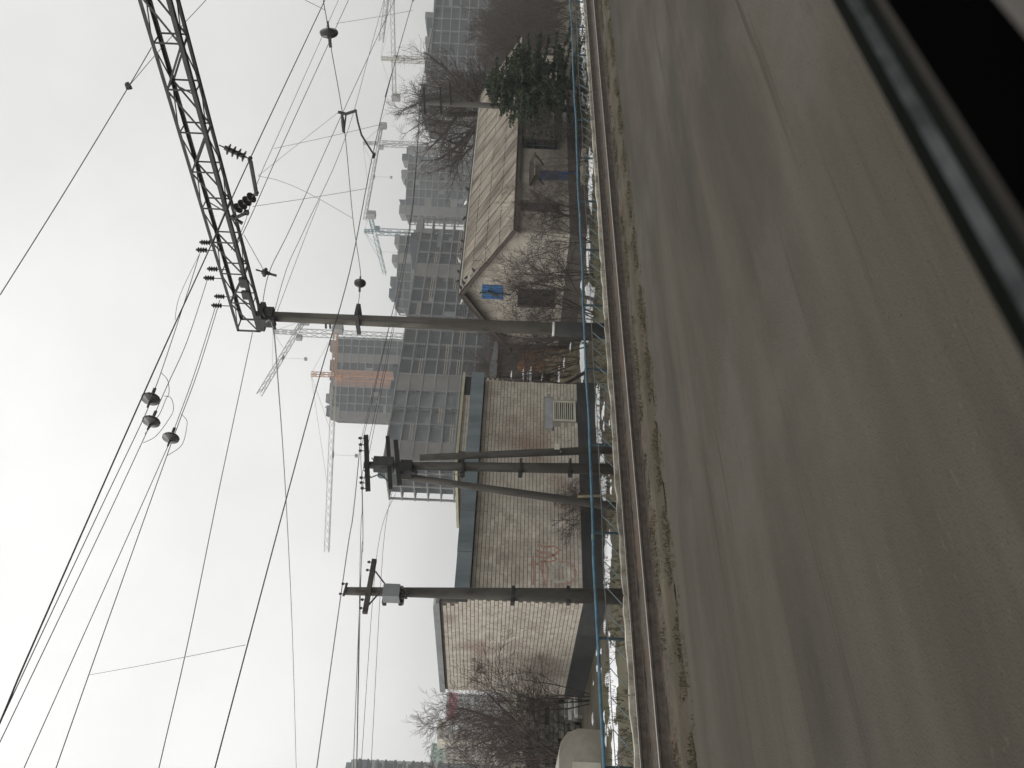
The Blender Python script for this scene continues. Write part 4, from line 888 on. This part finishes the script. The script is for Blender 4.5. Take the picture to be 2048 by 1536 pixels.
# thickets behind the buildings
wood_labs = ('bare tree of the brown thicket behind the shed roof', 'bare tree of the brown thicket behind the spruce')
r = random.Random(77); keys = []
for i in range(3): keys.append(('w%d' % i, dict(seed=61+i, h=9, r0=.13, kids=(11, 9, 8, 6), spread=.95, up=.6, tw='twig', thick=1.3)))
spots = []
for y_ in (600, 635, 655, 672, 690, 705, 722, 740, 758, 780): spots.append((y_, r.uniform(46, 80), r.uniform(.55, .8)))
for y_ in (-60, -30, -8, 10, 28, 45, 62, 80, 96, 112, 20, 55, -20, 90, 130, 5, 38, 72, -45, 105): spots.append((y_, r.uniform(32, 44), r.uniform(.72, 1.0)))
for i, (y_, Yp, s) in enumerate(spots):
    kk, kw = keys[i % 3]; bare('thicket_tree', wood_labs[0 if i < 10 else 1], 'tree', kk, G(1150, y_, Yp), r.uniform(0, 6.28), s, ('thicket trees behind the shed', 'thicket trees behind the spruce')[0 if i < 10 else 1], **kw)
# spruce
def spruce(loc, h, rad_, seed):
    q = random.Random(seed); t = thing('spruce', 'dark green spruce with drooping boughs in front of the house end', 'tree', loc)
    MB().tube([loc, loc+V(.05, 0, h*.5), loc+V(0, 0, h)], [.14, .09, .015], 8).build('trunk', 'bark', t)
    vs = []; fs = []; br = MB()
    nb_ = 260
    for i in range(nb_):
        f = q.random()**.8; z = h*(.04+.94*f); L_ = rad_*(1-f)**.55*q.uniform(.55, 1.15)*(1 if f > .12 else .85)+.15
        a = q.uniform(0, 6.283); d = V(math.cos(a), math.sin(a), q.uniform(-.05, .45)); P = [loc+V(0, 0, z)]
        for k in range(5): P.append(P[-1]+d*L_/5); d = d+V(0, 0, -.10 if k < 3 else .14)
        br.tube(P, [.022*(1-.15*k) for k in range(6)], 3, cap=False)
        for k in range(int(95*L_)):
            u_ = q.uniform(.12, 1)*5; j = min(int(u_), 4); p = P[j]+(P[j+1]-P[j])*(u_-j)
            dv = V(q.gauss(0, 1), q.gauss(0, 1), q.gauss(-.25, .6)); dv /= np.linalg.norm(dv); dl = q.uniform(.10, .24)
            sd_ = np.cross(dv, V(q.gauss(0, 1), q.gauss(0, 1), q.gauss(0, 1))); sd_ /= np.linalg.norm(sd_)+1e-9; w = q.uniform(.016, .042)
            o = len(vs); e = p+dv*dl; vs += [p-sd_*w*.5, p+sd_*w*.5, (p+e)/2+sd_*w, e, (p+e)/2-sd_*w]; fs += [(o, o+1, o+2, o+3, o+4)]
    c = MB().add(vs, fs).build('crown', 'needle', t); br.build('bough', 'bark', c)
for i, (y_, Yp_, k_, s_) in enumerate(((-45, 25, 'c1', 1.25), (-20, 27, 'c3', 1.4), (2, 24.5, 'c2', 1.1), (20, 27, 'c1', 1.3), (38, 25, 'c3', 1.3), (55, 28, 'c2', 1.2), (72, 26, 'c1', 1.2), (88, 25, 'c3', 1.1), (10, 30, 'c1', 1.5), (45, 31, 'c3', 1.6), (80, 31, 'c1', 1.5), (-10, 33, 'c2', 1.4), (30, 22.5, 'c3', .9), (62, 22.5, 'c1', .8))):
    t = bushy('bare undergrowth bush among the thicket beyond the spruce', k_, G(1160, y_, Yp_), i*1.3, s_); t['group'] = 'thicket undergrowth'
spruce(G(1165, 176, 20.0), 4.9, 3.1, 3)
spruce_b = spruce
# ------------------------------------------------------------------ towers under construction
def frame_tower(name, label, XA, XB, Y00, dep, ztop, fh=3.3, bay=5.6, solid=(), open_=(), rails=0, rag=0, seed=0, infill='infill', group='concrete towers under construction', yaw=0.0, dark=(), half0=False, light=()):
    q = random.Random(seed); Xa, Xb, Y0_ = 0.0, XB-XA, 0.0; t = thing(name, label, 'building', (0, 0, GZ), group)
    nfl = int((ztop-GZ)/fh); nb_ = max(2, round((Xb-Xa)/bay)); bw = (Xb-Xa)/nb_
    me = MB().box(0, Xb-Xa+.5, -.25, dep+.25, -.15, .15).mesh('floor_slab', M['cslab'])
    for i in range(nfl+1): place('floor_slab', me, t, (Xa-.25, Y0_, ztop-i*fh))
    cm = MB().box(-.22, .22, 0, .5, 0, ztop-GZ-.17).mesh('column', M['ccol'])
    for i in range(nb_+1): place('column', cm, t, (Xa+i*bw, Y0_+.02, GZ))
    nd = max(2, round(dep/6))
    for j in range(1, nd+1): place('column', cm, t, (Xa+.02, Y0_+dep*j/nd-.5, GZ)); place('column', cm, t, (Xb-.02, Y0_+dep*j/nd-.5, GZ))
    for i in range(nb_):
        xa, xb = Xa+i*bw+.24, Xa+(i+1)*bw-.24
        if i in solid: MB().box(xa, xb, Y0_+.05, Y0_+.3, GZ, ztop-.2).build('facade_panel', 'cpanel', t)
        elif i in dark: MB().box(xa, xb, Y0_+.05, Y0_+.3, GZ, ztop-.2).build('facade_panel', 'rebrick', t)
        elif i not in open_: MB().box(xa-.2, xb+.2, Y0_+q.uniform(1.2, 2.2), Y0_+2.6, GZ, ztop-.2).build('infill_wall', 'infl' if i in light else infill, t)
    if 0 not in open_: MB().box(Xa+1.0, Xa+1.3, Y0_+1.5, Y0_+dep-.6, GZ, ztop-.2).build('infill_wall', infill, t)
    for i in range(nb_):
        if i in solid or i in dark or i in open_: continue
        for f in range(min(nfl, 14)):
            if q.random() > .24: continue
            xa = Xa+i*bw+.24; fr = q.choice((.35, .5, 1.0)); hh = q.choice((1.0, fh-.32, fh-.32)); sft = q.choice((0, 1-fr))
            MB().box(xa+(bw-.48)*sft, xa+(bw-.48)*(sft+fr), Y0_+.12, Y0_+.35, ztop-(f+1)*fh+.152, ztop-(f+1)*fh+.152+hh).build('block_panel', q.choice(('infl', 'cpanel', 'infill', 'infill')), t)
    if half0: MB().box(Xa+1.9, Xa+bw+.3, Y0_+1.6, Y0_+dep-.4, GZ, ztop-.2).build('infill_wall', infill, t)
    for k in range(rails):
        zz = ztop-(k+1+q.randrange(2))*fh*1.0
        for i in range(nb_):
            if i in solid or q.random() < .45: continue
            for hh in (.55, 1.1): MB().box(Xa+i*bw+.2, Xa+(i+1)*bw-.2, Y0_-.2, Y0_-.12, zz+.16+hh-.07, zz+.16+hh+.07).build('guard_rail', 'board', t)
    for k in range(rag):
        x = Xa+q.uniform(0, Xb-Xa-3); w = q.uniform(.4, 5); h = q.uniform(.8, 3.4)
        MB().box(x, x+w, Y0_+q.uniform(0, 3), Y0_+dep*.7, ztop+.16, ztop+.16+h).build('formwork', 'ccol' if k % 2 else 'infill', t)
    t.location = (XA, Y00, GZ); t.rotation_euler = (0, 0, yaw)
    return t
LBY = 159.0
def bays(Xa, Xb, n, ys, Yp): return tuple(sorted({int((atY(850, y, Yp)[0]-Xa)/(Xb-Xa)*n) for y in ys}))
Xa, Xb = 117.5, 212.0; nB = 17
frame_tower('construction_block', 'long open concrete frame block rising behind the house and brick building', Xa, Xb, LBY, 17, 31.2, bay=(Xb-Xa)/nB, fh=3.3,
            solid=bays(Xa, Xb, nB, (547, 750, 903), LBY), open_=(0, nB-1), half0=True, light=bays(Xa, Xb, nB, (805, 820, 835, 850, 865, 880), LBY), rails=5, rag=6, seed=2)  # the paler infill of the light bays paints in a reflection on the facade
def tw(y_l, y_r, x_t, Dd): p = atD(x_t, y_l, Dd); return p[0], atY(x_t, y_r, p[1])[0], p[1], p[2]
def facing(name, label, y_l, y_r, x_t, Dd, turn=0.0, dz=0.0, **k):   # a tower whose front looks towards the tracks' near end
    p = atD(x_t, y_l, Dd); w = (y_l-y_r)/FPX*Dd/math.cos(turn); frame_tower(name, label, p[0], p[0]+w, p[1], k.pop('dep', 18), p[2]+dz, yaw=math.atan2(R0[1], R0[0])+turn, **k)
facing('construction_tower', 'tall unfinished tower with a brick red shaft behind the orange crane', 838, 672, 652, 345, .12, -2, fh=3.25, bay=3.5, dark=(4, 5), solid=(0, 7), open_=(), rag=18, seed=3)
facing('construction_tower', 'wide unfinished tower with a ragged formwork top above the house roof', 428, 287, 806, 412, .1, -1, fh=3.2, bay=4.4, solid=(0, 7), open_=(), rag=12, seed=4)
facing('construction_tower', 'lower unfinished tower with a sloping top beside the teal crane', 616, 468, 790, 380, .1, 0, fh=3.3, bay=4.5, solid=(5,), rag=4, seed=5)
facing('construction_tower', 'dark unfinished tower with stepped formwork above the spruce', 236, -40, 853, 300, .2, 0, fh=3.3, bay=5, solid=(0,), rag=22, seed=6)
facing('construction_tower', 'narrow unfinished block end behind the braced pole', 962, 880, 772, 250, .2, -.5, fh=3.3, bay=3.2, rag=6, seed=8, dep=8)
facing('construction_tower', 'low unfinished block between the wide tower and the dark tower', 300, 225, 905, 430, 0, 0, fh=3.2, bay=4.5, rag=5, seed=9, dep=12)
# ------------------------------------------------------------------ tower cranes
def lat(b, p, q, w, t, n, tri=False):
    p = np.array(p, float); q = np.array(q, float); d = (q-p)/np.linalg.norm(q-p); up = V(0, 0, 1) if abs(d[2]) < .8 else V(1, 0, 0)
    a = np.cross(d, up); a /= np.linalg.norm(a); c = np.cross(a, d)
    cor = [(-1, -1), (1, -1), (1, 1), (-1, 1)] if not tri else [(-1, -1), (1, -1), (0, 1)]
    cor = [(a*x+c*y)*w/2 for x, y in cor]
    for k in cor: b.bar(p+k, q+k, t)
    m_ = len(cor)
    for i in range(n):
        s0, s1 = p+(q-p)*i/n, p+(q-p)*(i+1)/n
        for k in range(m_):
            k2 = (k+1) % m_; b.bar(s0+cor[k if i % 2 else k2], s1+cor[k2 if i % 2 else k], t*.6)
    return b
def crane(label, y_m, x_j, x_a, Dd, end, cj, mt, w=2.2, jw=1.7, slope=0.0, jt=None):
    J = atD(x_j, y_m, Dd); A = atD(x_a, y_m, Dd); A = V(J[0], J[1], max(A[2], J[2]+3)); E_ = atZ(*end, J[2]) if slope == 0 else atD(*end, Dd+slope)
    d = E_-J; L_ = np.linalg.norm(d); d /= L_; t = thing('tower_crane', label, 'crane', (J[0], J[1], GZ), 'tower cranes over the building site')
    tt = max(.2, Dd*.0007)
    lat(MB(), (J[0], J[1], GZ), (J[0], J[1], J[2]-1.5), w, tt, int((J[2]-GZ)/4)).build('mast', mt, t)
    lat(MB(), J+d*1.5, E_, jw, tt*.8, int(L_/3), True).build('jib', jt or mt, t)
    C_ = J-np.array([d[0], d[1], 0])/np.linalg.norm(d[:2])*cj
    lat(MB(), J, C_, jw*.9, tt, int(cj/3)).build('counter_jib', mt, t)
    b = MB(); b.box(C_[0]-1.4, C_[0]+1.4, C_[1]-1.4, C_[1]+1.4, C_[2]-2.6, C_[2]+1.2); b.build('counterweight', 'weight', t)
    lat(MB(), J, A, 1.2, tt, 3).build('apex', mt, t)
    b = MB(); b.bar(A, J+d*L_*.62+V(0, 0, .8), tt*.45); b.bar(A, J+d*L_*.3+V(0, 0, .8), tt*.45); b.bar(A, C_, tt*.45); b.build('tie_bar', mt, t)
    s = np.cross(d, V(0, 0, 1)); c = J+s*1.9+d*.6; MB().box(c[0]-1, c[0]+1, c[1]-1, c[1]+1, J[2]-2.4, J[2]-.2).build('cab', mt, t)
    h = J+d*L_*.45; b = MB(); b.bar(h, h-V(0, 0, 9), tt*.3); b.box(h[0]-.5, h[0]+.5, h[1]-.5, h[1]+.5, h[2]-10, h[2]-9); b.bar(h-d*1.2-V(0, 0, .9), h+d*1.2-V(0, 0, .9), 1.2, .5); b.build('hoist', 'weight', t)
    return t
crane('orange tower crane with a very long level jib in front of the tall tower', 750, 668, 622, 305, (653, 1104), 17, 'orange', w=2.6, jt='craney')
crane('pale grey tower crane with a jib swung forward behind the mast head', 665, 592, 546, 335, (518, 788), 12, 'craneg')
crane('teal tower crane standing between the mast and the house ridge', 463, 748, 728, 385, (769, 548), 14, 'craneb')
crane('hazy grey tower crane with a thin drooping jib above the wide tower', 287, 757, 726, 430, (729, 440), 14, 'craneg', jw=1.3)
crane('cream tower crane with a long level jib above the dark tower', 118, 787, 762, 380, (780, -160), 17, 'craney', jt='craneg')
crane('grey tower crane with only its jib tip reaching over the dark tower', -140, 792, 765, 360, (762, 82), 12, 'craneg', w=2)
# ------------------------------------------------------------------ finished blocks far to the left
def block(name, label, Xa, Xb, Y0_, dep, z0, z1, mt, fh, nw, wm='aptd', bands=None):
    t = thing(name, label, 'building', (Xa, Y0_, z0)); MB().box(Xa, Xb, Y0_, Y0_+dep, z0, z1).build('wall', mt, t)
    MB().box(Xa-.3, Xb+.3, Y0_-.3, Y0_+dep+.3, z1, z1+.8).build('roof_edge', mt, t)
    nf = int((z1-max(z0, z1-60))/fh); bw = (Xb-Xa)/nw
    me = MB().box(0, bw*.5, -.12, .05, 0, fh*.52).mesh('window', M[wm])
    for f in range(nf):
        for i in range(nw): place('window', me, t, (Xa+(i+.25)*bw, Y0_, z1-(f+1)*fh+.8))
    return t
a = tw(1527, 1462, 863, 420); block('apartment_tower', 'mint green apartment tower far behind the bare trees', a[0], a[1]-6, a[2], 16, GZ, a[3], 'green', 3.0, 5)
b_ = tw(1462, 1440, 878, 415); block('apartment_tower', 'cream apartment tower joined to the mint green one', b_[0]-4, b_[1], b_[2], 14, GZ, b_[3], 'cream', 3.0, 3)
c_ = tw(1523, 1490, 890, 400); block('apartment_tower', 'lower cream apartment block in front of the mint green tower', c_[0], c_[1], c_[2], 10, GZ, c_[3], 'cream', 3.0, 5)
d_ = tw(1440, 1386, 889, 330); t = block('banded_block', 'pale block with a broad red band behind the bare trees', d_[0], d_[1], d_[2], 12, GZ, d_[3]-1, 'aptl', 3.2, 6); MB().box(d_[0]-.2, d_[1]+.2, d_[2]-.25, d_[2]-.15, d_[3]-4.6, d_[3]-.6).build('red_band', 'redr', t)
p = atD(703, 1519, 250); q0_ = p[1]; Xr = p[0]; ap_ = thing('apartment_slab', 'grey panel apartment slab with light and dark floor bands at the frame edge', 'building', (Xr-30, q0_, GZ))
MB().box(Xr-40, Xr, q0_, q0_+14, GZ, p[2]).build('wall', 'apt', ap_)
z = p[2]-.4; k = 0
while z > 2:
    hh = (1.5, .7, 1.2, .6)[k % 4]; MB().box(Xr-40.2, Xr+.12, q0_-.9 if k % 2 else q0_-.2, q0_+14.1, z-hh, z).build('floor_band', ('aptl', 'aptd', 'apt', 'aptd', 'aptl', 'apt')[k % 6], ap_); z -= hh+.35; k += 1
me = MB().box(0, 1.6, -.95, .0, 0, 1.3).mesh('window', M['aptd'])
for f in range(12):
    for i in range(3): place('window', me, ap_, (Xr-2.6-i*3.4, q0_, p[2]-3.2-f*3.1))
MB().box(Xr-3, Xr-.5, q0_+1, q0_+4, p[2], p[2]+1.6).build('roof_hut', 'apt', ap_)
# ------------------------------------------------------------------ the train's own window ledge at hand
wl = thing('window_ledge', 'black rubber and grey metal ledge of the train window', 'window frame', atY(1980, 0, .26))
def strip(nm, mt, xa, ya_, xb, yb_, th=.02):
    A = atY(xa, 0, ya_); B_ = atY(xb, 0, yb_); nrm = V(0, B_[2]-A[2], -(B_[1]-A[1])); nrm /= np.linalg.norm(nrm)
    if nrm[2] > 0: nrm = -nrm
    poly = [(-.9, A[1], A[2]), (-.9, B_[1], B_[2]), (-.9, B_[1]+nrm[1]*th, B_[2]+nrm[2]*th), (-.9, A[1]+nrm[1]*th, A[2]+nrm[2]*th)]
    MB().prism(poly, (3.4, 0, 0)).build(nm, mt, wl)
strip('outer_seal', 'rubber', 1664, .345, 1692, .335)
strip('metal_bead', 'trim', 1692, .333, 1722, .325)
strip('inner_seal', 'rubber', 1722, .323, 1750, .312)
strip('trim_line', 'trimb', 1750, .310, 1772, .302)
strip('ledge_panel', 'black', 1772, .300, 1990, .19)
strip('ledge_lip', 'lip', 1992, .188, 2120, .14)
# ------------------------------------------------------------------ damp haze
hz = bpy.data.objects.new('haze', MB().box(-1260, 1260, -1260, 1260, GZ-1.2, 112).mesh('haze', M['snow'])); col.objects.link(hz); hz['kind'] = 'stuff'; hz['label'] = 'pale damp winter haze filling the air'
hm = bpy.data.materials.new('haze'); hm.use_nodes = True; n = hm.node_tree.nodes; n.clear()
ou = n.new('ShaderNodeOutputMaterial'); pv = n.new('ShaderNodeVolumePrincipled'); pv.inputs['Color'].default_value = (.95, .96, .97, 1); pv.inputs['Density'].default_value = .00085; pv.inputs['Anisotropy'].default_value = .2
hm.node_tree.links.new(pv.outputs[0], ou.inputs['Volume']); hz.data.materials.clear(); hz.data.materials.append(hm)
